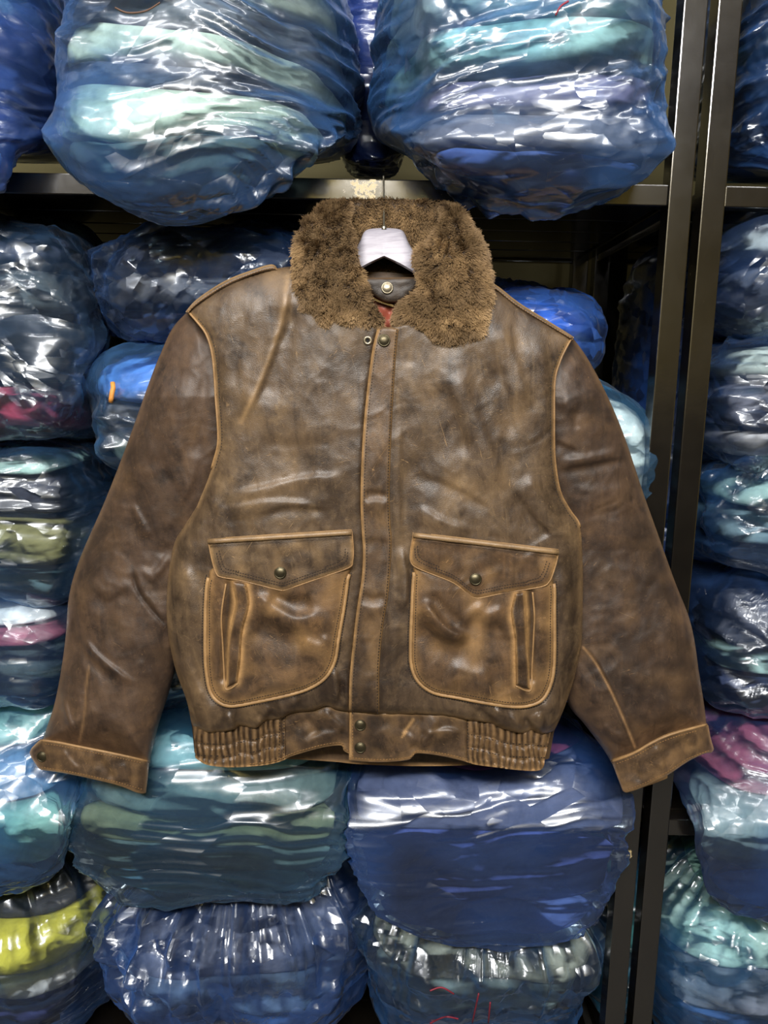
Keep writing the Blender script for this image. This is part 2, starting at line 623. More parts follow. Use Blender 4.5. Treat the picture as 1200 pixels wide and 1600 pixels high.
def film(tint, dens, lines=(0.0, 0.0, 0.0), taut=1.0, crisp=1.0):
    """thin translucent blue polythene: see-through face on, denser where folded or seen edge on, glossy"""
    key = (tint, round(dens, 2), lines, taut, crisp)
    if key in _film:
        return _film[key]
    m, nt = new_mat('blue_polythene_film')
    cw = coords(nt)
    wn = N(nt, 'ShaderNodeTexNoise')
    wn.inputs['Scale'].default_value = 4.5
    wn.inputs['Detail'].default_value = 1.0
    L(nt, cw, wn.inputs['Vector'])
    warp = wn.outputs['Color']
    sp = N(nt, 'ShaderNodeSeparateColor')
    L(nt, warp, sp.inputs[0])
    rm = N(nt, 'ShaderNodeMapping')
    rm.inputs['Rotation'].default_value = lines
    L(nt, cw, rm.inputs[0])
    h_vec = N(nt, 'ShaderNodeMapping')
    h_vec.inputs['Scale'].default_value = (2.9, 2.9, 41.0)
    L(nt, vmath(nt, 'ADD', rm.outputs[0], vmath(nt, 'SCALE', warp, scale=0.07)), h_vec.inputs[0])
    h1 = noise(nt, h_vec.outputs[0], 1.0, 3, 0.62, typ='RIDGED_MULTIFRACTAL')
    f_vec = N(nt, 'ShaderNodeMapping')
    f_vec.inputs['Scale'].default_value = (1.0, 1.0, 2.0)
    L(nt, vmath(nt, 'ADD', rm.outputs[0], vmath(nt, 'SCALE', warp, scale=0.10)), f_vec.inputs[0])
    fa = facets(nt, f_vec.outputs[0], 9)
    fb = facets(nt, f_vec.outputs[0], 30)
    gate = ramp(nt, sp.outputs[0], [(0.42, (0, 0, 0)), (0.60, (1, 1, 1))])
    hh = math_n(nt, 'MULTIPLY', h1, 0.014 * min(1.0, 0.42 * taut))
    hh = math_n(nt, 'ADD', hh, math_n(nt, 'MULTIPLY', math_n(nt, 'MULTIPLY', fa, gate), 0.9 * min(1.1, 0.75 * crisp)))
    hh = math_n(nt, 'ADD', hh, math_n(nt, 'MULTIPLY', math_n(nt, 'MULTIPLY', fb, math_n(nt, 'SUBTRACT', 1.15, gate)), 0.6 * min(1.1, 0.42 * crisp * crisp)))
    nb = bump(nt, hh, 0.95, 1.0)
    t = [v * k for v, k in zip(lin(tint)[:3], (1.5, 2.1, 1.9))]
    g_ = 0.25 * t[0] + 0.45 * t[1] + 0.3 * t[2]
    t = tuple(min(0.95, v * 0.9 + g_ * 0.1) for v in t) + (1,)
    lw = N(nt, 'ShaderNodeLayerWeight')
    lw.inputs['Blend'].default_value = 0.38
    face = math_n(nt, 'POWER', lw.outputs['Facing'], 2.3)
    over = ramp(nt, sp.outputs[1], [(0.46, (0, 0, 0)), (0.64, (1, 1, 1))])
    dn = math_n(nt, 'MULTIPLY_ADD', over, dens * 0.9, dens * 0.45)
    dn = math_n(nt, 'MULTIPLY_ADD', face, 1.1, dn, clamp=True)
    tr = N(nt, 'ShaderNodeBsdfTransparent')
    tc = mixc(nt, math_n(nt, 'MULTIPLY', dn, 0.7), (0.95, 0.985, 1.0, 1),
              (min(1, t[0] * 2.2 + 0.03), min(1, t[1] * 2.2 + 0.08), min(1, t[2] * 1.3 + 0.25), 1))
    L(nt, tc, tr.inputs['Color'])
    di = N(nt, 'ShaderNodeBsdfDiffuse')
    di.inputs['Color'].default_value = t
    tl = N(nt, 'ShaderNodeBsdfTranslucent')
    tl.inputs['Color'].default_value = t
    dm = N(nt, 'ShaderNodeMixShader')
    dm.inputs[0].default_value = 0.35
    L(nt, di.outputs[0], dm.inputs[1])
    L(nt, tl.outputs[0], dm.inputs[2])
    s1 = N(nt, 'ShaderNodeMixShader')
    L(nt, math_n(nt, 'MULTIPLY', dn, 0.5, clamp=True), s1.inputs[0])
    L(nt, tr.outputs[0], s1.inputs[1])
    L(nt, dm.outputs[0], s1.inputs[2])
    gl = N(nt, 'ShaderNodeBsdfGlossy')
    gl.inputs['Roughness'].default_value = 0.17
    gl.inputs['Color'].default_value = (0.95, 0.97, 1, 1)
    L(nt, nb, gl.inputs['Normal'])
    L(nt, nb, di.inputs['Normal'])
    g2 = N(nt, 'ShaderNodeBsdfGlossy')
    g2.inputs['Roughness'].default_value = 0.34
    g2.inputs['Color'].default_value = (0.84, 0.91, 1, 1)
    L(nt, nb, g2.inputs['Normal'])
    gm = N(nt, 'ShaderNodeMixShader')
    gm.inputs[0].default_value = 0.55
    L(nt, gl.outputs[0], gm.inputs[1])
    L(nt, g2.outputs[0], gm.inputs[2])
    fr = N(nt, 'ShaderNodeFresnel')
    fr.inputs['IOR'].default_value = 2.0
    L(nt, nb, fr.inputs['Normal'])
    s2 = N(nt, 'ShaderNodeMixShader')
    L(nt, fr.outputs[0], s2.inputs[0])
    L(nt, s1.outputs[0], s2.inputs[1])
    L(nt, gm.outputs[0], s2.inputs[2])
    out = N(nt, 'ShaderNodeOutputMaterial')
    L(nt, s2.outputs[0], out.inputs[0])
    _film[key] = m
    return m


def wall_mat(name, col, rough=0.8):
    m, nt = new_mat(name)
    c = coords(nt)
    n = noise(nt, c, 3, 5, 0.6)
    l = lin(col)
    base = ramp(nt, n, [(0.3, tuple(v * 0.85 for v in l[:3])), (0.7, tuple(min(1, v * 1.1) for v in l[:3]))])
    principled(nt, Base_Color=base, Roughness=rough, Normal=bump(nt, noise(nt, c, 60, 4, 0.6), 0.1, 0.003))
    return m


# ------------------------------------------------------------------ the room
Z_UP = float(P1(600, 279, 0)[2])       # top of the upper front beam
Z_MID = float(P1(480, 1271, 0)[2])     # top of the lower front beam
Z_LOW = 0.14
WALLM = wall_mat('olive_drab_wall', '8c7b40')
WALLF = wall_mat('khaki_wall', 'b09c52')
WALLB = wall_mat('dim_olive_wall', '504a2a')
FLOORM = wall_mat('grey_concrete', '4c4a46')
CEILM = wall_mat('ceiling_paint', '8e7e42')


def struct(name, lo, hi, mat):
    v, f = box_vf(lo, hi)
    o = mesh_obj(name, v, f, mat, smooth_=False, loc=((lo[0] + hi[0]) / 2, (lo[1] + hi[1]) / 2, lo[2]))
    o['kind'] = 'structure'
    return o


struct('floor', (-3.2, -3.4, -0.1), (3.2, 0.95, 0), FLOORM)
struct('ceiling', (-3.2, -3.4, 3.2), (3.2, 0.95, 3.3), CEILM)
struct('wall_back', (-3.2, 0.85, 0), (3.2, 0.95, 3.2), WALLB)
struct('wall_front', (-3.2, -3.4, 0), (3.2, -3.3, 3.2), WALLF)
struct('added_panel_1', (-3.2, -3.3, 0), (3.2, -3.27, 1.46), wall_mat('added_dark_panel', '2a2723', 0.6))  # unseen panel added to darken what the lower posts mirror
struct('wall_left', (-3.3, -3.3, 0), (-3.2, 0.85, 3.2), WALLM)
struct('wall_right', (3.2, -3.3, 0), (3.3, 0.85, 3.2), WALLM)

# ------------------------------------------------------------------ racks
PW = 0.0365


def rack(label, x_posts, beam_x0, beam_x1, front_beam_posts):
    t = thing('storage_rack', ((beam_x0 + beam_x1) / 2, 0.3, 0), label, 'rack')

    def part(name, lo, hi, bev=0.002):
        v, f = box_vf(lo, hi, bev)
        return mesh_obj(name, v, f, RACK, t, smooth_=False)
    for xp in x_posts:
        part('post', (xp, 0.0, 0.0), (xp + PW, PW, 2.6))
        part('post', (xp, 0.64, 0.0), (xp + PW, 0.64 + PW, 2.6))
    for z in (Z_LOW, Z_MID, Z_UP):
        part('front_beam', (beam_x0, 0.004, z - 0.032), (beam_x1, 0.036, z))
        part('rear_beam', (beam_x0, 0.645, z - 0.032), (beam_x1, 0.673, z))
        for xp in (x_posts):
            part('side_beam', (xp + 0.004, PW, z - 0.030), (xp + PW - 0.004, 0.64, z - 0.004))
        nb = 5
        for k in range(nb):
            y0 = 0.05 + k * 0.117
            part('deck_slat', (beam_x0 + 0.002, y0, z - 0.026), (beam_x1 - 0.002, y0 + 0.108, z - 0.006))
    return t


xp1 = float(P1(1044.5, 320, 0)[0])
xp2 = float(P1(1096.5, 320, 0)[0])
rack('black steel shelving rack carrying the bags on the left', [-1.45, xp1], -1.45 + PW, xp1, None)
rack('black steel shelving rack behind the right-hand post', [xp2, xp2 + 1.5], xp2 + PW, xp2 + 1.5, None)
# upright support in the middle of the back of the left rack
sup = thing('rear_upright', (float(P1(958, 400, 0.70)[0]), 0.70, 0), 'broad dark upright against the olive wall behind the left rack', 'post')
v_, f_ = box_vf((sup.location[0] - 0.035, 0.69, 0), (sup.location[0] + 0.035, 0.74, 2.6), 0.003)
mesh_obj('column', v_, f_, RACK, sup, smooth_=False)
v_, f_ = box_vf((sup.location[0] - 0.055, 0.685, 0), (sup.location[0] + 0.055, 0.75, 0.02), 0.002)
mesh_obj('foot_plate', v_, f_, RACK, sup, smooth_=False)


# ------------------------------------------------------------------ bags of clothes
def sph_grid(nlat, nfront, nback):
    """latitude-longitude directions, denser towards the front (-Y)"""
    lat = np.linspace(-math.pi / 2, math.pi / 2, nlat)
    lon = np.concatenate([np.linspace(-math.pi, 0, nfront, endpoint=False), np.linspace(0, math.pi, nback, endpoint=False)])
    n = len(lon)
    la, lo = np.meshgrid(lat, lon, indexing='ij')
    d = np.stack([np.cos(la) * np.cos(lo), np.cos(la) * np.sin(lo), np.sin(la)], -1).reshape(-1, 3)
    i, j = np.meshgrid(np.arange(nlat - 1), np.arange(n), indexing='ij')
    j2 = (j + 1) % n
    f = np.stack([i * n + j, i * n + j2, (i + 1) * n + j2, (i + 1) * n + j], -1).reshape(-1, 4)
    return d, f


BAGS = {}


def bag(key, label, box, yf, depth, layers, tint='2a5fae', dens=0.25, n=3.0, tilt=0.0, taut=1.0, crump=1.0,
        pleat=0.0, line_rot=0.0, crisp=1.0, deck=None, zbot=None, group=None, seed=1, lean=0.0, groove=1.0, bow=0.0,
        name='clothes_bag', res=2.7, sag=0.035):
    x0, y0, x1, y1 = box
    ym = yf + 0.22 * depth
    xm, yy = (x0 + x1) / 2, (y0 + y1) / 2
    cl, cr = P1(x0, yy, ym), P1(x1, yy, ym)
    ct, cb = P1(xm, y0, ym), P1(xm, y1, ym)
    a = (cr[0] - cl[0]) / 2
    zt, zb = ct[2], cb[2]
    if zbot is not None:
        zb = zbot
    c = (zt - zb) / 2
    b = depth / 2
    cen = np.array([(cl[0] + cr[0]) / 2, yf + b, (zt + zb) / 2])
    t = thing(name, (cen[0], cen[1], zb), label, 'bag', group or 'blue plastic bags of clothes on the racks')
    a, c = a - 0.008, c - 0.010
    A = np.array([a, b, c])

    # ---- film
    vis_h = min(1600, y1) - max(0, y0)
    vis_w = min(1200, x1) - max(0, x0)
    nlat = int(np.clip((y1 - y0) / res, 40, 170))
    nfr = int(np.clip((x1 - x0) * 1.25 / res, 50, 240))
    d, f = sph_grid(nlat, nfr, 36)

    bounds = [1.0]
    tot = sum(l[1] for l in layers)
    acc = 0
    for l in layers:
        acc += l[1] / tot
        bounds.append(1 - 2 * acc)

    def layer_shift(px, py):
        return tilt * px + bow * (px / a) ** 2 * c

    def low(p, q):
        h = 0.042 * min(a, c, 0.2) / 0.2 * fbm(q * 3.4, 2, seed)
        zz = p[:, 2] - layer_shift(p[:, 0], p[:, 1])
        for bb in bounds[1:-1]:
            h -= groove * 0.006 * np.exp(-((zz - bb * c + 0.012 * perlin(q * 6, seed + 3)) / 0.018) ** 2)
        return h

    def surf(u, isfilm=True, inset=None, scale=None):
        """u on the unit superellipsoid -> point on the bag"""
        p = u * A
        g = np.sign(u) * np.abs(u) ** (n - 1) / A
        g /= np.linalg.norm(g, axis=1)[:, None] + 1e-9
        q = p + cen * 0.37 + seed * 1.7
        h = low(p, q)
        if isfilm:
            cs, sn = math.cos(line_rot), math.sin(line_rot)
            qx = (q[:, 0] * cs + q[:, 2] * sn)
            qz = (-q[:, 0] * sn + q[:, 2] * cs)
            w = 0.05 * fbm(q * 4, 2, seed + 9)
            qa = np.stack([qx * 2.6, q[:, 1] * 2.6, (qz + w) * 22], -1)
            qb = np.stack([qx * 4.5, q[:, 1] * 4.5, (qz + w * 0.6) * 52], -1)
            rd = (1 - np.minimum(1, 1.6 * np.abs(perlin(qa, seed + 21)))) ** 2
            rd2 = (1 - np.minimum(1, 1.6 * np.abs(perlin(qb, seed + 22)))) ** 2
            gate = np.clip(0.6 + 1.3 * perlin(q * 5, seed + 30), 0, 1)
            h += taut * (0.010 * rd + 0.0045 * rd2) * gate
            cm = np.clip(0.4 + 1.5 * perlin(q * 4.2 + 7, seed + 31), 0.12, 1)
            h += crump * 0.021 * (0.35 + crumple(q, 7, seed + 40, 8.0, 1.5)) * cm
        if pleat:
            an = np.arctan2(p[:, 1], p[:, 0])
            up = smooth(-0.7, 0.6, p[:, 2] / c)
            k = perlin(np.stack([np.cos(an) * 3.2, np.sin(an) * 3.2, p[:, 2] * 1.3 + seed], -1), seed + 60)
            k2 = perlin(np.stack([np.cos(an) * 9, np.sin(an) * 9, p[:, 2] * 1.6 + seed], -1), seed + 61)
            if isfilm:
                h += pleat * up * (0.036 * (1 - np.minimum(1, 1.8 * np.abs(k))) ** 2 + 0.015 * (1 - np.minimum(1, 1.5 * np.abs(k2))) ** 2)
            s_ = 1 - 0.55 * smooth(0.2, 1.0, p[:, 2] / c) * min(1.0, pleat)
            p = p * np.stack([s_, s_, np.ones_like(s_)], -1)
        if inset is not None:
            h = h - inset
        p = p + g * h[:, None]
        if scale is not None:
            p[:, :2] *= scale[:, None]
        p[:, 0] += lean * p[:, 2]
        return p + cen

    def rest(p, lift=0.0):
        """over the shelf edge the bag thins to a pouch that hangs before the beam"""
        if deck is not None:
            k = smooth(deck + 0.12, deck + 0.002, p[:, 2])
            fr_, bk_ = (yf - sag) + lift * 2.8, -0.008 - lift * 1.2
            y2 = fr_ + (p[:, 1] - yf) / depth * (bk_ - fr_)
            y2 = p[:, 1] * (1 - k) + np.minimum(p[:, 1], y2) * k
            f_ = (y2 - CAM[1]) / (p[:, 1] - CAM[1])
            p[:, 0] = cen[0] + (p[:, 0] - cen[0]) * (0.55 + 0.45 * f_)
            p[:, 1] = y2
        return p

    u = d / (np.abs(d) ** n).sum(1)[:, None] ** (1 / n)
    p = rest(surf(u))
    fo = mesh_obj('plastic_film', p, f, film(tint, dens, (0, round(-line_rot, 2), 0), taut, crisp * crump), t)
    BAGS[key] = (t, p, f)
    # ---- the clothes inside, packed in layers
    for k, l in enumerate(layers):
        col = l[0]
        zl, zh = bounds[k + 1], bounds[k]
        dd, ff = sph_grid(22, 76, 20)
        n2 = 5.0
        us = dd / (np.abs(dd) ** n2).sum(1)[:, None] ** (1 / n2)
        w = (zl + zh) / 2 + us[:, 2] * (zh - zl) / 2
        rad = (np.abs(us[:, :2]) ** n).sum(1) ** (1 / n)
        xyn = us[:, :2] / np.maximum(rad, 1e-6)[:, None]
        w = w + layer_shift(xyn[:, 0] * a * rad, 0) / c * np.clip(1 - np.abs(w), 0, 1)
        wc = np.clip(w, -0.992, 0.992)
        env = (1 - np.abs(wc) ** n) ** (1 / n)
        ue = np.stack([xyn[:, 0] * env, xyn[:, 1] * env, wc], -1)
        qq = ue * A + seed * 3.3 + k * 5.1
        ins = 0.009 + 0.010 * np.abs(crumple(qq * np.array([0.6, 0.6, 1.5]), 5, seed + 70 + k, 6.0, 1.5)) + 0.006 * np.abs(fbm(qq * 6, 2, seed + 80 + k))
        out = rest(surf(ue, False, ins, np.clip(rad, 0, 1)), 0.005)
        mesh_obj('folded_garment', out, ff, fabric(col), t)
    return t


def on_bag(key, pts, lift=0.0015):
    t, p, f = BAGS[key]
    bv = BVHTree.FromPolygons([tuple(q) for q in p], [tuple(q) for q in f])
    out = []
    for (x, y) in pts:
        d = P1(x, y, 1.0) - CAM
        d /= np.linalg.norm(d)
        h = bv.ray_cast(Vector(CAM), Vector(d))
        if h[0] is not None:
            out.append(np.array(h[0]) - d * lift)
    return t, np.array(out)


DK, GR, MINT, TEAL = '2b2d36', '6d7474', 'a9c0b4', '5f8585'
# --- upper shelf
bag('t1', 'bag of dark and cyan clothes at the top left corner edge', (-230, -150, 74, 326), -0.10, 0.5,
    [('6f8f98', 5), ('243a66', 4), ('1f2f60', 2), ('1f86b8', 2)], tint='2753b4', dens=0.34, n=2.7, deck=Z_UP, seed=11, taut=1.2)
bag('t2', 'big bag of pale green and grey clothes left above the fur collar', (60, -160, 546, 346), -0.15, 0.52,
    [('8d9284', 4.2), ('55585c', 1.6), ('97a296', 1.6), ('3d3f47', 0.8), ('929e90', 2.4), ('3f4f50', 2.2)], tint='2c66b8', dens=0.20, n=2.35,
    tilt=-0.10, line_rot=-0.20, deck=Z_UP, seed=12, taut=1.5, crump=0.7, groove=0.6)
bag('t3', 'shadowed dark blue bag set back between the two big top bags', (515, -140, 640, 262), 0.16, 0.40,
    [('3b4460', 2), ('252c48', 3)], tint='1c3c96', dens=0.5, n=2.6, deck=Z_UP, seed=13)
bag('t4', 'big bag of pale turquoise clothes right above the fur collar', (600, -150, 1052, 332), -0.15, 0.50,
    [('9aa8a6', 3.2), ('8d9a9c', 1.2), ('86a4a2', 1.8), ('53506a', 1.5), ('4a4a55', 1.7), ('2c3f70', 0.9)], tint='2f6cc6', dens=0.22, n=3.7,
    tilt=0.03, line_rot=0.18, deck=Z_UP, seed=14, taut=1.4, groove=0.7)
bag('t5', 'tall dark bag at the top right corner beyond both posts', (1141, -150, 1500, 328), -0.03, 0.5,
    [('31404e', 3), ('6f8a80', 1), ('39465a', 2.4), ('2a4f80', 1.3)], tint='2a5aa8', dens=0.26, n=3.0, deck=Z_UP, seed=15, taut=1.6, line_rot=-0.35)
# --- left column on the middle shelf
bag('a', 'bag with a maroon layer under dark silvery clothes at left edge', (-230, 340, 143, 697), 0.0, 0.45,
    [('33384a', 2.2), ('474c50', 2.4), ('3c4246', 2.0), ('2c303c', 1.0), ('9c3a52', 2.9)], tint='4a6ea8', dens=0.10, n=5.5, seed=21, tilt=0.03,
    crump=1.5, taut=0.8, line_rot=0.35)
bag('b', 'bag of dark and olive green clothes below the maroon layer', (-230, 681, 144, 937), 0.0, 0.45,
    [('86a09a', 1.0), ('2b2c38', 2.3), ('6a6744', 2.6), ('44585e', 1.8)], tint='3c6cae', dens=0.10, n=5.5, seed=22, tilt=-0.06, crump=1.1, taut=1.6,
    line_rot=-0.12)
bag('c', 'flat bag with a pink stripe above the pale mint bag', (-230, 921, 126, 1087), 0.0, 0.45,
    [('b6c4c0', 0.8), ('8c4a5c', 0.9), ('3a4446', 2.6)], tint='3a66ae', dens=0.12, n=5.0, seed=23, taut=1.4, crump=1.0)
bag('d', 'drooping bag of pale mint clothes beside the left cuff', (-300, 1062, 152, 1345), -0.045, 0.5,
    [('96b6ac', 2.4), ('556f8a', 2.2), ('6f948c', 2.6), ('3a5c8c', 1.2)], tint='2f6cb8', dens=0.22, n=2.7, seed=24, tilt=0.12, deck=Z_MID, line_rot=0.4)
# --- second column, behind the left sleeve
bag('e', 'crumpled dark bag behind the left shoulder', (134, 347, 500, 548), 0.0, 0.45,
    [('3e4254', 2.4), ('45464c', 2.2), ('3c3140', 1.2)], tint='3563b4', dens=0.16, n=3.2, seed=25, crump=1.9, taut=0.6, line_rot=-0.3)
bag('f', 'bag with blue clothes and an orange cord behind the left sleeve', (134, 532, 470, 770), 0.01, 0.45,
    [('4a72b8', 3), ('4d4a4e', 1.3), ('55625e', 2.6)], tint='4b7cc4', dens=0.16, n=3.3, seed=26, taut=1.1, crump=0.9, tilt=-0.08)
bag('g', 'bag mostly hidden behind the left sleeve with its edge showing', (140, 752, 470, 1098), 0.02, 0.45,
    [('44607c', 3), ('3f4a50', 3)], tint='3a72b4', dens=0.25, n=3.2, seed=27)
bag('h', 'sagging grey green bag under the left end of the waistband', (140, 1090, 548, 1346), -0.022, 0.5,
    [('7d989a', 2.6), ('4b5a58', 1.7), ('59604a', 1.5), ('3f4f50', 1.6), ('4a7088', 1.2)], tint='3070ae', dens=0.16, n=3.0, seed=28, deck=Z_MID,
    taut=1.8, crump=0.5, bow=0.14, line_rot=0.05)
# --- third column, behind the right sleeve
bag('j1', 'bunched bright blue bag beside the right shoulder', (690, 448, 962, 610), 0.03, 0.4,
    [('3c63b4', 2), ('4f78c2', 2)], tint='2b5fd0', dens=0.42, n=2.3, seed=31, crump=2.3, taut=0.4)
bag('j2', 'pale cyan bag between the right sleeve and the post', (690, 575, 1016, 1120), -0.01, 0.42,
    [('b2dde4', 3.0), ('7fb0d8', 1.4), ('33558f', 4)], tint='3d80cc', dens=0.12, n=4.2, seed=32, crump=0.9, taut=0.9)
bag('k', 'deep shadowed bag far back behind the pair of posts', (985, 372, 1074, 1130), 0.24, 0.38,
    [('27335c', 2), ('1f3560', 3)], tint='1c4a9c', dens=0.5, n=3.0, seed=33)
bag('i', 'sagging blue denim bag under the right end of the waistband', (552, 1128, 958, 1402), -0.022, 0.5,
    [('6c3048', 0.6), ('4a4f66', 1.9), ('38447a', 2.6), ('4a5a8c', 1.3)], tint='2f60bc', dens=0.20, n=3.5, seed=34, deck=Z_MID, taut=1.5, crump=0.7,
    line_rot=-0.12)
# --- right-hand rack, middle shelf
bag('r1', 'crumpled silvery bag right of the posts topmost in its stack', (1116, 322, 1500, 534), 0.0, 0.45,
    [('8a8f90', 2), ('3a3f4c', 2.6)], tint='3b62b4', dens=0.14, n=4.0, seed=41, crump=1.5, taut=1.3, line_rot=-0.35)
bag('r2', 'grey crumpled bag right of the posts second in its stack', (1103, 511, 1500, 731), 0.0, 0.45,
    [('9aa29c', 2), ('5a5860', 2), ('a29c9c', 1.3)], tint='3c62ae', dens=0.12, n=4.5, seed=42, crump=1.6, taut=1.3, line_rot=-0.15)
bag('r3', 'blue grey bag right of the posts third in its stack', (1088, 710, 1500, 914), 0.0, 0.45,
    [('7d9490', 2), ('6c8088', 1.6), ('3a5070', 1.6)], tint='2e64b2', dens=0.20, n=4.2, seed=43, crump=1.2, taut=1.5, line_rot=-0.4)
bag('r4', 'dark navy bag right of the right sleeve above the crimson one', (1072, 886, 1500, 1120), 0.0, 0.45,
    [('41424a', 2.6), ('8fa8a0', 0.7), ('2f3750', 1.8)], tint='33569e', dens=0.12, n=4.2, seed=44, crump=1.2, taut=1.1, line_rot=-0.5)
bag('r5', 'bag with a crimson layer beside the right cuff', (1044, 1104, 1500, 1384), -0.035, 0.48,
    [('6e3648', 2.6), ('5f6f72', 2.4), ('2f5cae', 1.6)], tint='2f62be', dens=0.18, n=2.9, seed=45, deck=Z_MID, tilt=-0.10, taut=1.3, crump=0.8,
    line_rot=-0.15)
# --- bottom shelf
bag('b1', 'bag with bright yellow clothes at the bottom left corner', (-280, 1300, 195, 1750), -0.01, 0.5,
    [('2f3034', 3.4), ('a8a238', 2.3), ('b9c8c4', 1.2), ('2f3560', 4.5)], tint='2f5ca6', dens=0.12, n=2.6, pleat=0.6, zbot=Z_LOW + 0.001, seed=51,
    crump=1.0, taut=0.5, tilt=0.0)
bag('b2', 'tied blue bag with gathered pleats bottom centre left', (164, 1298, 582, 1750), -0.02, 0.52,
    [('3c3c50', 3), ('565866', 3), ('5c6a7c', 2.2), ('34507c', 4)], tint='2a5cb8', dens=0.24, n=2.6, pleat=1.0, zbot=Z_LOW + 0.001, seed=52, crump=1.3,
    taut=0.3)
bag('b3', 'tied grey bag with red marker strokes at bottom centre', (564, 1318, 952, 1750), -0.02, 0.52,
    [('45493f', 3), ('7c7f74', 3), ('6e7c7c', 2), ('34507c', 4)], tint='2e66b2', dens=0.15, n=2.7, pleat=0.9, zbot=Z_LOW + 0.001, seed=53, crump=1.2,
    taut=0.4)
bag('b4', 'narrow teal bag squeezed in behind the foot of the left post', (908, 1330, 1004, 1750), 0.14, 0.40,
    [('5f9490', 3), ('3f6f8a', 3)], tint='2f7aa6', dens=0.3, n=2.8, zbot=Z_LOW + 0.001, seed=54)
bag('b5', 'bag of pale mint clothes at the bottom right corner', (1014, 1302, 1480, 1750), -0.01, 0.5,
    [('8fac98', 2.6), ('a4beac', 2.6), ('6a6a76', 2.0), ('3a5a90', 4)], tint='2272d0', dens=0.18, n=2.8, pleat=0.5, zbot=Z_LOW + 0.001, seed=55,
    crump=1.2, taut=0.6, line_rot=0.3)

# marks and trims that show on the bags
INK = simple_mat('red_marker_ink', '7a1f30', 0.6)
INKB = simple_mat('brown_marker_ink', '5a4030', 0.6)


def mark(key, name, pts, r, mat):
    t, q = on_bag(key, spline(pts, per=10) if len(pts) > 2 else np.linspace(pts[0], pts[1], 14))
    if len(q) > 3:
        v, f = tube_vf(q, r, 6)
        return mesh_obj(name, v, f, mat, t)


for pts in ([(672, 1548), (690, 1543), (709, 1553)], [(672, 1599), (695, 1589), (716, 1592)], [(748, 1552), (738, 1598)], [(766, 1566), (763, 1598)]):
    mark('b3', 'marker_stroke', pts, 0.0015, INK)
mark('t2', 'marker_stroke', [(180, 12), (200, 20), (228, 17), (250, 4)], 0.0011, INKB)
mark('t4', 'marker_stroke', [(868, 24), (876, 10), (888, 2)], 0.0013, INK)
q_ = on_bag('t4', [(1005, 295)])
if len(q_[1]):
    v_, f_ = lathe_vf([(0.0095, 0), (0.0095, 0.002), (0.0075, 0.003), (0.007, 0.002), (0.002, 0.002)], q_[1][0], (0, -1, 0.1))
    mesh_obj('garment_button', v_, f_, simple_mat('pale_green_button', '6aa79a', 0.4), q_[0])
t_, q_ = on_bag('f', [(176, 598), (177, 606), (175, 614), (174, 622), (173, 628)], 0.003)
if len(q_) > 2:
    v_, f_ = tube_vf(q_, 0.0042, 8)
    mesh_obj('cord_end', v_, f_, simple_mat('orange_cord', 'd08a3c', 0.6, 0, 120, 0.6), t_)

# ------------------------------------------------------------------ the jacket
YJ = -0.085       # plane of the jacket: depth 0, positive depth is towards the viewer


def JP(x, y, d):
    return P(x, y, YJ - np.asarray(d, float))


def grid_cells(poly, step):
    poly = np.asarray(poly, float)
    x0, y0 = poly.min(0) - step
    x1, y1 = poly.max(0) + step
    xs, ys = np.arange(x0, x1 + step, step), np.arange(y0, y1 + step, step)
    nx, ny = len(xs), len(ys)
    cx, cy = np.meshgrid(xs[:-1] + step / 2, ys[:-1] + step / 2)
    ins = inside(cx.ravel(), cy.ravel(), poly).reshape(ny - 1, nx - 1)
    X, Y = np.meshgrid(xs, ys)
    cnt = np.zeros((ny, nx), int)
    for dy in (0, 1):
        for dx in (0, 1):
            cnt[dy:ny - 1 + dy, dx:nx - 1 + dx] += ins
    used = cnt > 0
    idx = -np.ones((ny, nx), int)
    idx[used] = np.arange(used.sum())
    x, y = X[used], Y[used]
    bnd = cnt[used] < 4
    _, _, qx, qy, _ = pdist(x[bnd], y[bnd], poly, True)
    x[bnd], y[bnd] = qx, qy
    i, j = np.nonzero(ins)
    f = np.stack([idx[i, j], idx[i + 1, j], idx[i + 1, j + 1], idx[i, j + 1]], -1)
    return x, y, f


def boundary_edges(f):
    n = int(f.max()) + 1
    e = np.concatenate([np.stack([f[:, k], f[:, (k + 1) % 4]], -1) for k in range(4)])
    key = e[:, 0].astype(np.int64) * n + e[:, 1]
    rev = e[:, 1].astype(np.int64) * n + e[:, 0]
    return e[~np.isin(key, rev)]


def sheet(name, poly, step, dfun, mat, parent, thick=0.0025, back=None, wear=None, dark=None, sharp=50, edge=None):
    """leather panel cut to an outline and shaped by a depth function; a back face closes it"""
    x, y, f = grid_cells(poly, step)
    d = dfun(x, y)
    if edge:
        de = pdist(x, y, poly, True)[0]
        d = d - edge[1] * (1 - roll(de / edge[0]))
    nv = len(x)
    db = back(x, y) if back is not None else d - thick
    v = np.vstack([JP(x, y, d), JP(x, y, np.minimum(db, d - 0.0004))])
    be = boundary_edges(f)
    rim = np.stack([be[:, 1], be[:, 0], be[:, 0] + nv, be[:, 1] + nv], -1)
    faces = np.concatenate([f, f[:, ::-1] + nv, rim])
    wv = np.zeros(nv) if wear is None else np.clip(wear(x, y), 0, 1)
    dv = np.zeros(nv) if dark is None else np.clip(dark(x, y), 0, 1)
    return mesh_obj(name, v, faces, mat, parent, sharp=sharp, attrs={'wear': np.concatenate([wv, wv]), 'dark': np.concatenate([dv, dv * 0])})


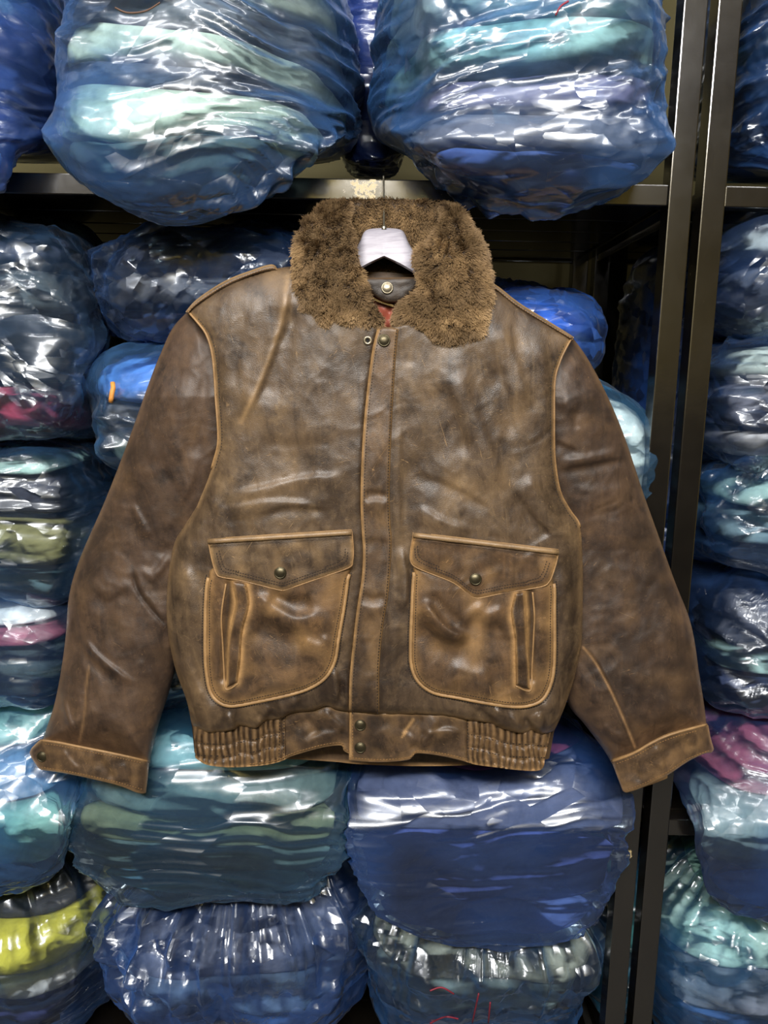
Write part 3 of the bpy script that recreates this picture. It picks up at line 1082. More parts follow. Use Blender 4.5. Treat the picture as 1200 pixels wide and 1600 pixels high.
def lines(x, y, lst):
    """0..1 mask around polylines: (points, width, strength)"""
    h = np.zeros(len(x))
    for pts, sg, st in lst:
        pl = np.asarray(pts, float)
        m = (x > pl[:, 0].min() - 4 * sg) & (x < pl[:, 0].max() + 4 * sg) & (y > pl[:, 1].min() - 4 * sg) & (y < pl[:, 1].max() + 4 * sg)
        if m.any():
            dd = pdist(x[m], y[m], pl)[0]
            h[m] = np.maximum(h[m], st * np.exp(-(dd / sg) ** 2))
    return h


def cord(name, pts, rad_px, dfun, mat, parent, lift=0.0, sides=8, wear=0.0):
    pts = np.asarray(pts, float)
    d = dfun(pts[:, 0], pts[:, 1]) + lift
    r = rad_px / 1070.0
    v, f = tube_vf(JP(pts[:, 0], pts[:, 1], d), r, sides)
    return mesh_obj(name, v, f, mat, parent, attrs={'wear': np.full(len(v), wear), 'dark': np.zeros(len(v))})


def resample(pts, sp):
    pts = np.asarray(pts, float)
    L_ = np.concatenate([[0], np.cumsum(np.hypot(*np.diff(pts, axis=0).T))])
    t = np.arange(0, L_[-1], sp)
    return np.stack([np.interp(t, L_, pts[:, 0]), np.interp(t, L_, pts[:, 1])], -1)


def stitching(rows, dfun, parent, mat=None, sp=4.8, ln=3.1, wd=1.5, lift=0.0008):
    V, Fc = [], []
    for pl in rows:
        q = resample(pl, sp)
        if len(q) < 3:
            continue
        tg = np.gradient(q, axis=0)
        tg /= np.linalg.norm(tg, axis=1)[:, None] + 1e-9
        nm = np.stack([-tg[:, 1], tg[:, 0]], -1)
        d = dfun(q[:, 0], q[:, 1])
        cs = []
        for (a, b, l) in ((-1, -1, 0.0), (1, -1, 0.0), (1, 1, 0.0), (-1, 1, 0.0), (-.6, -.6, 1), (.6, -.6, 1), (.6, .6, 1), (-.6, .6, 1)):
            c = q + tg * a * ln / 2 + nm * b * wd / 2
            cs.append(JP(c[:, 0], c[:, 1], d + lift * (l * 1.0 - 0.3)))
        cs = np.stack(cs, 1)
        for k in range(len(q)):
            o = len(V)
            V.extend(cs[k])
            Fc += [(o + 4, o + 7, o + 6, o + 5), (o, o + 4, o + 5, o + 1), (o + 1, o + 5, o + 6, o + 2), (o + 2, o + 6, o + 7, o + 3), (o + 3, o + 7, o + 4, o)]
    o = mesh_obj('stitching', np.array(V), Fc, mat or THREAD, parent, smooth_=False)
    o['kind'] = 'stuff'
    return o


def snap(x, y, d, parent, r_px=9.5, mat=None, name='snap_button'):
    c = JP([x], [y], [d])[0]
    r = r_px / 1080.0
    prof = [(r * 1.02, -0.001), (r * 1.03, 0.0012), (r * 0.98, 0.0022), (r * 0.86, 0.0026), (r * 0.8, 0.0022), (r * 0.55, 0.0032), (r * 0.2, 0.0037)]
    v, f = lathe_vf(prof, c, (0.0, -1, 0.08), sides=28)
    return mesh_obj(name, v, f, mat or BRASS, parent, sharp=60)


jk = thing('leather_jacket', tuple(P1(600, 1200, YJ)), 'distressed brown leather flight jacket with brown fur collar hanging on white hanger', 'jacket')

# --- outlines (photograph pixels at the jacket's plane)
SEAM_L = spline([(300, 1136), (331, 1145), (365, 1140), (376, 1134), (399, 1138), (414, 1127), (438, 1124), (455, 1114), (489, 1110), (510, 1103), (523, 1108), (546, 1112)], per=4)
SEAM_R = spline([(546, 1112), (597, 1116), (650, 1116), (702, 1119), (730, 1125), (765, 1130), (786, 1139), (817, 1146), (831, 1141), (845, 1147), (866, 1142)], per=4)
ARM_L = spline([(293, 486), (308, 503), (322, 522), (331, 550), (335, 585), (337, 621), (341, 686), (334, 720), (324, 751), (308, 790)], per=5)
ARM_R = spline([(894, 527), (884, 545), (875, 565), (867, 595), (866, 655), (867, 715), (875, 766), (890, 796), (905, 818), (909, 845)], per=5)
SIDE_L = spline([(308, 790), (288, 822), (272, 850), (263, 900), (260, 960), (266, 1010), (276, 1052), (292, 1096), (300, 1136)], per=5)
SIDE_R = spline([(909, 845), (911, 900), (910, 960), (908, 1010), (897, 1060), (884, 1100), (874, 1125), (866, 1142)], per=5)
SHO_L = spline([(462, 415), (424, 421), (393, 430), (351, 447), (308, 474), (293, 486)], per=4)
SHO_R = spline([(764, 444), (810, 476), (853, 503), (894, 527)], per=4)
PLK_L = spline([(589, 515), (584, 535), (580, 556), (572, 621), (566, 692), (563, 777), (565, 830), (567, 860), (565, 902), (557, 955), (551, 1007), (546, 1060), (545, 1112)], per=5)
PLK_R = spline([(623, 514), (621, 530), (617, 580), (612, 670), (609, 760), (610, 815), (612, 850), (607, 927), (599, 976), (593, 1042), (593, 1114)], per=5)
BODY = np.vstack([SHO_L, ARM_L[1:], SIDE_L[1:], [(302, 1290), (864, 1290)], SIDE_R[::-1], ARM_R[::-1][1:], SHO_R[::-1][1:], [(700, 380), (600, 360), (500, 380)]])

FOLDS_BODY = [
    # left chest
    ([(450, 430), (439, 502), (405, 598), (376, 660)], 9, 0.0045), ([(462, 470), (440, 560), (420, 640)], 20, -0.004),
    ([(345, 520), (352, 600), (358, 680)], 16, 0.002), ([(385, 460), (372, 540), (362, 610)], 12, -0.0018),
    ([(351, 774), (410, 764), (478, 748), (545, 745)], 7, 0.0026), ([(340, 800), (420, 785), (500, 790)], 7, 0.0024), ([(400, 810), (450, 795), (520, 800)], 5, -0.002),
    ([(480, 560), (500, 650), (510, 740)], 22, 0.002), ([(395, 690), (470, 700), (545, 690)], 16, -0.0018),
    ([(300, 845), (315, 800), (335, 770)], 8, 0.003), ([(278, 880), (300, 920), (305, 980)], 14, 0.003), ([(280, 1020), (300, 1060), (318, 1100)], 10, 0.004),
    ([(268, 1040), (288, 1075), (300, 1115)], 6, -0.003),
    # right chest
    ([(715, 570), (735, 640), (760, 700), (790, 770)], 16, 0.004), ([(690, 590), (715, 670), (735, 720)], 15, -0.0035),
    ([(775, 500), (800, 560), (825, 640)], 14, 0.0035), ([(770, 560), (790, 620), (800, 690)], 12, -0.003),
    ([(840, 520), (850, 590), (852, 680)], 12, 0.0025), ([(650, 560), (640, 650), (650, 740)], 20, 0.002),
    ([(820, 740), (850, 790), (885, 830)], 12, 0.004), ([(800, 770), (840, 820), (865, 845)], 8, -0.003), ([(650, 790), (690, 815), (740, 830)], 8, 0.003), ([(640, 740), (700, 760), (770, 800)], 7, -0.0016),
    ([(886, 880), (892, 950), (888, 1030)], 9, 0.003), ([(898, 870), (902, 930), (896, 1000)], 6, -0.002), ([(880, 1040), (870, 1090), (850, 1120)], 8, 0.004),
    ([(625, 640), (622, 760), (626, 860)], 7, 0.002), ([(626, 850), (634, 900), (632, 960)], 6, 0.004), ([(620, 960), (615, 1040), (612, 1100)], 8, 0.002),
    # gathers above the waistband
    ([(350, 1112), (362, 1128), (372, 1142)], 6, 0.005), ([(400, 1112), (414, 1122), (424, 1108)], 5, -0.004), ([(425, 1102), (416, 1116), (404, 1136)], 5, 0.005),
    ([(470, 1090), (455, 1104), (432, 1120)], 6, 0.004), ([(520, 1040), (528, 1075), (522, 1104)], 5, 0.004), ([(535, 1060), (534, 1090), (528, 1108)], 4, -0.003),
    ([(745, 1105), (762, 1120), (775, 1136)], 5, -0.005), ([(765, 1108), (800, 1124), (818, 1140)], 8, 0.006), ([(840, 1112), (846, 1128), (842, 1145)], 6, 0.006), ([(820, 1120), (828, 1134), (831, 1141)], 4, -0.005),
]


EDGE_L, EDGE_R = np.vstack([ARM_L, SIDE_L[1:], [(302, 1290)]]), np.vstack([ARM_R, SIDE_R[1:], [(864, 1290)]])


def body_dome(x, y):
    """full in the middle, falling away at the sides and along the shoulders; flat across the armhole seam"""
    side = np.minimum(pdist(x, y, EDGE_L)[0], pdist(x, y, EDGE_R)[0])
    sho = np.minimum(pdist(x, y, np.vstack([SHO_L, [(240, 520)]]))[0], pdist(x, y, np.vstack([SHO_R, [(950, 560)]]))[0])
    w = 0.18 + 0.82 * smooth(640, 830, y)
    a = 1 - (1 - roll(side / 42)) * w
    b = 1 - (1 - roll(side / 170)) * (0.5 + 0.5 * w)
    top = 0.25 + 0.75 * roll(sho / 75)
    return 0.016 + (0.028 * a + 0.020 * b) * top


def d_body(x, y):
    x, y = np.asarray(x, float), np.asarray(y, float)
    d = body_dome(x, y)
    p = np.stack([x / 85, y / 170, x * 0 + 2.2], -1)
    d = d + 0.0055 * fbm(p, 2, 5) + 0.0006 * (1 - np.abs(perlin(p * np.array([2.6, 4.0, 1]) + 4, 9))) ** 3 + 0.0005 * fbm(p * 5, 2, 12)
    d = d + 1.35 * strokes(x, y, FOLDS_BODY)
    # blouson swell over the waistband, tucked in at the seam
    ys = np.where(x < 546, np.interp(x, SEAM_L[:, 0], SEAM_L[:, 1]), np.interp(x, SEAM_R[:, 0], SEAM_R[:, 1]))
    ds = ys - y
    gath = 0.35 + 0.65 * np.clip(smooth(475, 425, x) + smooth(705, 750, x), 0, 1)
    d = d + 0.010 * gath * np.exp(-((ds - 34) / 26) ** 2)
    d = d - 0.014 * (1 - roll(np.clip(ds, 0, 99) / 15)) * (ds > -4)
    d = d + gath * 0.0055 * np.sin(x / 7.0 + 3.0 * perlin(np.stack([x / 30, y / 40, x * 0], -1), 31)) * np.exp(-np.clip(ds, 0, 999) / 20)
    return d


def d_band(x, y):
    x, y = np.asarray(x, float), np.asarray(y, float)
    de = pdist(x, y, BODY, True)[0]
    d = 0.005 + 0.022 * roll(de / 36) + 0.016 * roll(de / 170)
    el = smooth(452, 438, x) + smooth(728, 742, x)
    top = np.where(x < 546, np.interp(x, SEAM_L[:, 0], SEAM_L[:, 1]), np.interp(x, SEAM_R[:, 0], SEAM_R[:, 1]))
    v = (y - top) / 60.0
    pin = np.exp(-((v - 0.36) / 0.05) ** 2) + np.exp(-((v - 0.70) / 0.05) ** 2)
    wv = perlin(np.stack([x / 14, y / 22, x * 0 + 1], -1), 41)
    ph = x / 9.6 + 0.7 * perlin(np.stack([x / 34, y / 40, x * 0], -1), 42) + 0.25 * np.floor(v * 3)
    rib = np.abs(np.sin(math.pi * ph)) ** 0.7
    d = d + el * (0.0058 * (rib - 0.4) * (1 - 0.75 * np.clip(pin, 0, 1)) + 0.0012 * wv - 0.0022 * pin)
    d = d + (1 - np.clip(el, 0, 1)) * strokes(x, y, [
        ([(505, 1106), (520, 1125), (540, 1142)], 6, 0.005), ([(470, 1168), (500, 1150), (535, 1146)], 8, 0.004), ([(455, 1140), (480, 1128), (500, 1150)], 8, -0.003),
        ([(660, 1118), (648, 1132), (636, 1150)], 7, -0.004), ([(690, 1122), (672, 1140), (655, 1172)], 9, 0.006), ([(655, 1172), (668, 1150), (700, 1142), (722, 1150)], 6, 0.005),
        ([(640, 1175), (655, 1160), (665, 1140)], 6, -0.004), ([(600, 1130), (610, 1150), (605, 1180)], 10, 0.002)])
    d = d + 0.0015 * fbm(np.stack([x / 40, y / 40, x * 0], -1), 3, 45)
    return d


WEAR_BODY = [(ARM_L, 3.2, 0.9), (ARM_R, 3.0, 0.8), (SIDE_L, 5, 0.35), (SIDE_R, 5, 0.4), (SEAM_L, 4, 0.5), (SEAM_R, 4, 0.5), (PLK_L + [-4, 0], 2, 0.0),
             (spline([(450, 430), (439, 502), (405, 598), (376, 660)]), 4, 0.35)]
DARK_BODY = [(PLK_L + [-3, 0], 5, 0.75), (PLK_R + [3, 0], 2.2, 0.55), (spline([(535, 745), (548, 800), (552, 840)]), 9, 0.25)]  # painted shade alongside the placket
wear_b = lambda x, y: lines(x, y, WEAR_BODY) + 0.30 * np.clip(perlin(np.stack([x / 60, y / 80, x * 0], -1), 77), 0, 1)
dark_b = lambda x, y: lines(x, y, DARK_BODY)

LP = np.vstack([SHO_L, ARM_L[1:], SIDE_L[1:], SEAM_L[1:], PLK_L[::-1], [(560, 470), (520, 440)]])
RP = np.vstack([[(700, 470), (764, 444)], SHO_R[1:], ARM_R[1:], SIDE_R[1:], SEAM_R[::-1][1:], PLK_R[::-1][1:], [(640, 505)]])
# the right panel runs under the placket; start it at the placket's right stitch line
RP = np.vstack([[(690, 455), (764, 444)], SHO_R[1:], ARM_R[1:], SIDE_R[1:], SEAM_R[::-1], PLK_L[::-1][1:], [(640, 505)]])
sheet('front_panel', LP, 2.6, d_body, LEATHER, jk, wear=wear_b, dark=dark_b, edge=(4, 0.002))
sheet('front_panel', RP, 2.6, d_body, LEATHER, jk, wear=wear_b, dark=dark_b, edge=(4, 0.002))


def d_back(x, y):
    de = pdist(x, y, BODY, True)[0]
    return 0.012 - 0.034 * roll(de / 90)


BACK = np.vstack([SHO_L, ARM_L[1:], SIDE_L[1:], spline([(304, 1178), (330, 1188), (440, 1186), (520, 1190), (560, 1194), (640, 1197), (722, 1196), (800, 1192), (858, 1186)], per=4),
                  SIDE_R[::-1], ARM_R[::-1][1:], SHO_R[::-1][1:], [(690, 432), (600, 425), (520, 425)]])
sheet('back_panel', BACK, 5, d_back, LEATHER_W, jk, thick=0.003, wear=lambda x, y: lines(x, y, [(np.array([(440, 1188), (560, 1195), (722, 1197)]), 3, 0.9)]))

# --- placket (storm flap)
PLK = np.vstack([PLK_L, PLK_R[::-1], [(612, 511), (598, 511)]])
FOLD_PLK = [([(566, 772), (585, 770), (608, 775)], 5, -0.0025), ([(566, 790), (588, 784), (608, 790)], 7, 0.003), ([(566, 850), (588, 846), (610, 852)], 6, -0.0015),
            ([(566, 925), (580, 935), (604, 930)], 5, -0.0025), ([(560, 945), (580, 950), (600, 950)], 6, 0.002), ([(575, 1000), (580, 1040), (572, 1090)], 8, 0.0015)]
d_plk = lambda x, y: d_body(x, y) + 0.0055 + strokes(x, y, FOLD_PLK)
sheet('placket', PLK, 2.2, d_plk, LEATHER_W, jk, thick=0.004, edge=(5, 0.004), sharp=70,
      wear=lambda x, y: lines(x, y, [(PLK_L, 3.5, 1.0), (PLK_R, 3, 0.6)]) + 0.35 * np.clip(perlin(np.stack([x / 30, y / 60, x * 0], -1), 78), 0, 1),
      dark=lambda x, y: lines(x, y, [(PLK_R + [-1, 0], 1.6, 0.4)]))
stitching([PLK_L + [6, 2], PLK_R + [-3, 2]], lambda x, y: d_plk(x, y), jk)
snap(600, 532, float(d_plk(np.array([600.]), np.array([532.]))[0]), jk)
# eyelet beside the top snap
c_ = JP([574.5], [532], d_body(np.array([574.5]), np.array([532.])) + 0.0012)[0]
r_ = 7 / 1080
an_ = np.linspace(0, 2 * math.pi, 25)
v_, f_ = tube_vf(np.array([c_ + np.array([math.cos(a) * r_ * 0.72, 0, math.sin(a) * r_ * 0.72]) for a in an_]), r_ * 0.32, 8, caps=False)
ey = mesh_obj('eyelet', v_, f_, BRASS_L, jk)
v_, f_ = lathe_vf([(r_ * 0.6, 0), (r_ * 0.3, -0.0004)], c_, (0, -1, 0.05), sides=16)
mesh_obj('eyelet_hole', v_, f_, simple_mat('hole_black', '0a0807', 0.9), ey)

# --- waistband: elastic ends and flat middle
HEM_L = spline([(305, 1184), (318, 1193), (333, 1197), (359, 1199), (385, 1198), (410, 1196), (435, 1191), (455, 1182), (481, 1174), (509, 1167), (533, 1165), (537, 1173), (546, 1178)], per=4)
HEM_R = spline([(545, 1188), (590, 1191), (635, 1188), (645, 1182), (653, 1177), (688, 1181), (723, 1189), (744, 1195), (775, 1199), (807, 1203), (845, 1203), (852, 1182), (858, 1155)], per=4)
xl, xr = 445, 730


def cut(pl, x0, x1):
    pl = np.asarray(pl)
    return pl[(pl[:, 0] >= x0) & (pl[:, 0] <= x1)]


wear_w = lambda x, y: lines(x, y, [(HEM_L, 3, 0.9), (HEM_R, 3, 0.9), (SEAM_L, 3, 0.3), (SEAM_R, 3, 0.3)]) + 0.35 * np.clip(perlin(np.stack([x / 25, y / 25, x * 0], -1), 79), 0, 1)


def wear_rib(x, y):
    ph = x / 9.6 + 0.7 * perlin(np.stack([x / 34, y / 40, x * 0], -1), 42)
    return np.clip(np.abs(np.sin(math.pi * ph)) - 0.35, 0, 1) * 0.55 + lines(x, y, [(HEM_L, 3, 0.7), (HEM_R, 3, 0.7)])


dark_rib = lambda x, y: 0.75 * (1 - np.abs(np.sin(math.pi * (x / 9.6 + 0.7 * perlin(np.stack([x / 34, y / 40, x * 0], -1), 42))))) ** 2  # shade in the valleys between ribs, put into the colour
b1_ = np.vstack([cut(SEAM_L, 300, xl) + [0, -4], [(xl, 1117)], [(xl, 1187)], cut(HEM_L, 300, xl)[::-1], [(304, 1160)]])
b2_ = np.vstack([[(xl, 1114)], cut(SEAM_L, xl + 1, 546) + [0, -4], cut(HEM_L, xl + 1, 547)[::-1], [(xl, 1187)]])
b3_ = np.vstack([cut(SEAM_R, 544, xr) + [0, -4], [(xr, 1122)], [(xr, 1191)], cut(HEM_R, 545, xr)[::-1]])
b4_ = np.vstack([[(xr, 1122)], cut(SEAM_R, xr + 1, 870) + [-4, -4], cut(HEM_R, xr + 1, 870)[::-1], [(xr, 1191)]])
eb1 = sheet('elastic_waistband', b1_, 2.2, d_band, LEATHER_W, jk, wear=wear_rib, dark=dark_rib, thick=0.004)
sheet('waistband', b2_, 2.2, d_band, LEATHER_W, jk, wear=wear_w, thick=0.004, edge=(4, 0.002))
wb2 = sheet('waistband', b3_, 2.2, lambda x, y: d_band(x, y) + 0.004, LEATHER_W, jk, thick=0.004, edge=(5, 0.003),
            wear=lambda x, y: wear_w(x, y) + lines(x, y, [(np.array([(545, 1112), (546, 1188)]), 4, 1.0), (np.array([(636, 1142), (628, 1152)]), 1.6, 0.9), (np.array([(646, 1124), (630, 1146)]), 2, 0.8)]))
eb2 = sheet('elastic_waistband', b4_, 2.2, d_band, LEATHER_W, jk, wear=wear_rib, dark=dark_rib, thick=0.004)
stitching([np.array([(305, 1162), (360, 1163), (444, 1146)]), np.array([(306, 1180), (360, 1182), (444, 1165)]), np.array([(732, 1147), (790, 1161), (856, 1166)]),
           np.array([(732, 1169), (790, 1182), (853, 1184)]), np.array([(444, 1118), (443, 1188)]), np.array([(437, 1120), (436, 1190)]), np.array([(731, 1126), (730, 1190)])], d_band, jk)
stitching([HEM_R[:26] + [2, -4], HEM_L[-32:] + [0, -4], np.array([(551, 1114), (551, 1186)])], lambda x, y: d_band(x, y) + 0.004, jk, THREAD_L)
for (sx, sy) in ((563, 1133), (563, 1168)):
    snap(sx, sy, float(d_band(np.array([float(sx)]), np.array([float(sy)]))[0]) + 0.004, jk, 9.5)

# --- pockets
FOLD_PK = [  # left
    ([(393, 927), (430, 950), (461, 967), (490, 962), (506, 948)], 12, 0.006), ([(420, 925), (455, 940), (490, 935)], 10, -0.004), ([(400, 965), (440, 990), (480, 992)], 14, -0.004),
    ([(470, 1000), (500, 1010), (515, 990)], 12, 0.003),
    # right
    ([(660, 935), (680, 965), (705, 988), (735, 998)], 9, 0.009), ([(672, 925), (700, 955), (730, 980)], 8, -0.002), ([(655, 970), (690, 1005), (740, 1012)], 12, -0.005), ([(735, 960), (760, 985), (790, 975)], 16, -0.004),
    ([(740, 940), (760, 960), (790, 950)], 10, 0.003), ([(700, 1040), (740, 1055), (770, 1050)], 16, 0.003)]


def pocket(flap, patch, welt_l, welt_r, slit, snap_pt, top, side):
    pk = bpy.data.objects.new('pocket', None)
    COL.objects.link(pk)
    pk.parent = jk
    pk.location = (0, 0, 0)
    patch = spline(patch, True, 5)
    flap_p = flap
    ptop = patch[patch[:, 1] > min(p[1] for p in flap) + 40]

    def d_pk(x, y):
        de = pdist(x, y, patch, True)[0]
        h = d_body(x, y) * 0.65 + 0.35 * 0.062 + 0.005 + 0.011 * roll(de / 40) + 1.45 * strokes(x, y, FOLD_PK)
        ins = lines(x, y, [(slit, 7, 1.0)])
        return h - 0.006 * ins
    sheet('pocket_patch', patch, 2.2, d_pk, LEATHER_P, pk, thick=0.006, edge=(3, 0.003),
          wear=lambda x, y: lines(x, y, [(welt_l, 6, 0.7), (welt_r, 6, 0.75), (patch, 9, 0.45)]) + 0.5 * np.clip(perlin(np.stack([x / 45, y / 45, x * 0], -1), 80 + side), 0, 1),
          dark=lambda x, y: lines(x, y, [(slit, 4.5, 1.0)]) + 0.5 * lines(x, y, [(patch, 2, 0.5)]))  # shade of the pocket opening and patch edge painted in
    # rubbed piping round the patch
    open_ = patch[np.argsort(np.arctan2(patch[:, 1] - patch[:, 1].mean(), patch[:, 0] - patch[:, 0].mean()))]
    k0 = np.argmin(np.hypot(patch[:, 0] - patch[0, 0], patch[:, 1] - patch[0, 1]))
    pip = patch[:int(len(patch) * PIPE_CUT[side])]
    pip = pip[np.where(pip[:, 0] < pip[:, 0].mean(), pip[:, 1] > PIPE_TOP[side][0], pip[:, 1] > PIPE_TOP[side][1])]
    cord('piping', pip, 3.3, lambda x, y: d_pk(x, y), LEATHER_E, pk, lift=-0.0005, wear=0.5)
    c = patch.mean(0)
    inner = pip + (c - pip) / np.linalg.norm(c - pip, axis=1)[:, None] * 6.5
    outer = pip - (c - pip) / np.linalg.norm(c - pip, axis=1)[:, None] * 5.0
    stitching([inner], d_pk, pk, sp=4.2)
    stitching([outer], lambda x, y: np.maximum(d_body(x, y), 0) + 0.0002, pk, sp=4.2)
    # slanted hand-warmer welt
    strip = np.vstack([welt_l, welt_r[::-1]])
    d_w = lambda x, y: d_body(x, y) * 0.65 + 0.35 * 0.062 + 0.020 + 0.003 * roll(pdist(x, y, strip, True)[0] / 7) + 0.0012 * np.sin(y / 9.0)
    sheet('welt', strip, 1.8, d_w, LEATHER_P, pk, thick=0.006, wear=lambda x, y: lines(x, y, [(welt_l, 2.4, 0.9), (welt_r, 2.4, 0.9)]), edge=(3, 0.002))
    cord('welt_edge', SLIT_EDGE[side], 1.5, d_pk, LEATHER_E, pk, lift=0.0006, wear=0.4)
    # flap
    dfl = lambda x, y: np.maximum(d_body(x, y) * 0.6 + 0.4 * 0.064, d_body(x, y)) + 0.0165 + 0.003 * roll(pdist(x, y, flap_p, True)[0] / 25) + 0.0015 * perlin(np.stack([x / 30, y / 25, x * 0], -1), 90 + side)
    fl = sheet('pocket_flap', flap_p, 2.0, dfl, LEATHER_P if side else LEATHER, pk, thick=0.004, edge=(4, 0.0035), sharp=70,
               wear=lambda x, y: lines(x, y, [(np.vstack([flap_p, flap_p[:1]]), 3.0, 1.0)]) + 0.35 * np.clip(perlin(np.stack([x / 30, y / 30, x * 0], -1), 95 + side), 0, 1),
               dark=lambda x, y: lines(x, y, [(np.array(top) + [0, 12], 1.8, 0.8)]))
    cf = flap_p.mean(0)
    rows = []
    for off in (7.5, 11.5):
        b = FLAP_BOTTOM[side]
        rows.append(b + np.stack([np.sign(cf[0] - b[:, 0]) * np.minimum(np.abs(cf[0] - b[:, 0]), off) * (np.abs(b[:, 0] - cf[0]) > 75), -np.full(len(b), off)], -1))
    stitching(rows, dfl, pk, sp=4.2)
    cord('flap_edge', np.vstack([flap_p[2:], flap_p[:1]]), 1.3, lambda x, y: dfl(x, y) - 0.0022, LEATHER_E, fl, wear=0.3, sides=6)
    cord('top_roll', np.array(top) + [0, 4], 4.4, dfl, LEATHER, pk, lift=0.001, wear=0.45)
    snap(snap_pt[0], snap_pt[1], float(dfl(np.array([float(snap_pt[0])]), np.array([float(snap_pt[1])]))[0]), pk, 9.6)


PIPE_CUT = [0.95, 0.95]
PIPE_TOP = [(899, 893), (891, 911)]
FLAP_L = np.vstack([[(326, 842)], spline([(326, 842), (549, 828)], per=12)[1:], spline([(550, 832), (552, 858), (551, 876), (545, 887), (500, 903), (448, 921), (441, 922.5), (432, 921), (376, 907), (347, 902), (338, 896), (331, 873), (326, 848)], per=4)])
FLAP_R = np.vstack([spline([(646, 832), (872, 859)], per=12), spline([(872, 863), (870, 876), (864, 896), (858, 909), (845, 917), (790, 926), (752, 934), (743, 934), (734, 930), (709, 911), (680, 899), (653, 888), (643, 880), (641, 866), (645, 840)], per=4)])
FLAP_BOTTOM = [spline([(331, 873), (338, 896), (347, 902), (376, 907), (432, 921), (441, 922.5), (448, 921), (500, 903), (545, 887), (551, 870)], per=5),
               spline([(641, 866), (643, 880), (653, 888), (680, 899), (709, 911), (734, 930), (743, 934), (752, 934), (790, 926), (845, 917), (858, 909), (866, 888)], per=5)]
PATCH_L = [(340, 884), (326, 903), (322, 935), (321, 980), (321, 1020), (323, 1052), (329, 1081), (342, 1097), (362, 1103), (399, 1097), (450, 1086), (484, 1075), (509, 1058), (523, 1032), (529, 995), (537, 950), (543, 905), (545, 870), (440, 860)]
PATCH_R = [(656, 882), (647, 900), (644, 950), (642, 1004), (643, 1039), (653, 1064), (677, 1082), (716, 1090), (758, 1098), (800, 1104), (828, 1102), (849, 1091), (862, 1063), (866, 1025), (866, 955), (865, 912), (852, 896), (760, 875)]
WL = [spline([(362, 908), (367, 930), (368, 945), (362, 973), (356, 1007), (354, 1074)], per=6), spline([(805, 927), (799, 955), (803, 985), (805, 1010), (806, 1070)], per=6)]
WR = [spline([(384, 911), (389, 935), (388, 952), (379, 984), (375, 1030), (371, 1066)], per=6), spline([(820, 925), (822, 955), (824, 1004), (827, 1045), (828, 1077)], per=6)]
SLIT = [spline([(358, 912), (357, 940), (354, 975), (352, 1010), (351, 1060)], per=6), spline([(828, 927), (830, 960), (829, 1004), (829, 1060)], per=6)]
SLIT_EDGE = [spline([(353, 912), (346, 961), (348, 1007), (350, 1045), (353, 1077), (372, 1068)], per=6), spline([(832, 925), (835, 960), (834, 990), (831, 1046), (829, 1079), (806, 1072)], per=6)]
pocket(FLAP_L, PATCH_L, WL[0], WR[0], SLIT[0], (438, 895), spline([(326, 842), (549, 828)], per=12), 0)
pocket(FLAP_R, PATCH_R, WL[1], WR[1], SLIT[1], (743, 905), spline([(646, 832), (872, 859)], per=12), 1)

# --- sleeves
SL = np.vstack([spline([(296, 484), (270, 512), (252, 550), (235, 592), (200, 690), (165, 780), (125, 872), (108, 930), (103, 990), (95, 1050), (85, 1100), (72, 1140), (66, 1158)], per=5),
                spline([(66, 1160), (120, 1170), (180, 1182), (234, 1194)], per=4),
                spline([(236, 1180), (250, 1125), (264, 1082), (285, 1010), (312, 930), (345, 840), (372, 760), (385, 680), (385, 600), (370, 540), (340, 500), (310, 486)], per=5)])
SR = np.vstack([spline([(890, 522), (915, 555), (945, 610), (975, 680), (1005, 770), (1030, 840), (1055, 910), (1075, 960), (1085, 1000), (1092, 1050), (1100, 1100), (1104, 1134)], per=5),
                spline([(1104, 1137), (1050, 1152), (990, 1182), (957, 1195)], per=4),
                spline([(950, 1182), (938, 1164), (912, 1130), (888, 1100), (870, 1040), (855, 960), (835, 860), (820, 760), (815, 660), (825, 580), (850, 535), (870, 524)], per=5)])
FOLDS_SL = [([(205, 784), (222, 815), (236, 842)], 5, 0.004), ([(268, 846), (245, 880), (226, 898)], 7, -0.005), ([(262, 866), (250, 890), (232, 912)], 8, 0.005),
            ([(207, 885), (214, 920), (235, 950), (262, 980)], 7, -0.007, 'step'), ([(144, 920), (158, 936), (171, 941), (186, 932), (204, 917)], 6, -0.004), ([(140, 905), (168, 925), (205, 902)], 9, 0.003),
            ([(129, 995), (150, 1022), (186, 1052), (215, 1070)], 5, 0.006), ([(118, 985), (135, 1020), (160, 1045), (190, 1066)], 6, -0.005), ([(115, 960), (118, 1000), (108, 1050)], 9, -0.004),
            ([(139, 1040), (134, 1080), (132, 1115), (124, 1160)], 3.5, -0.003), ([(90, 1075), (98, 1120), (116, 1148)], 6, -0.004), ([(100, 1090), (108, 1125), (122, 1150)], 4, 0.004),
            ([(160, 1110), (190, 1140), (220, 1165)], 10, 0.003), ([(150, 1135), (175, 1150), (200, 1160)], 7, -0.002), ([(240, 560), (225, 640), (200, 720)], 16, 0.003), ([(300, 520), (290, 600), (275, 690), (255, 760)], 18, 0.004),
            ([(318, 560), (318, 640), (305, 720)], 10, -0.004), ([(240, 700), (270, 760), (290, 800)], 10, -0.003), ([(310, 700), (295, 760), (270, 800)], 8, 0.004), ([(215, 1030), (235, 1050), (250, 1070)], 6, 0.003), ([(170, 860), (195, 880), (210, 905)], 10, 0.002)]
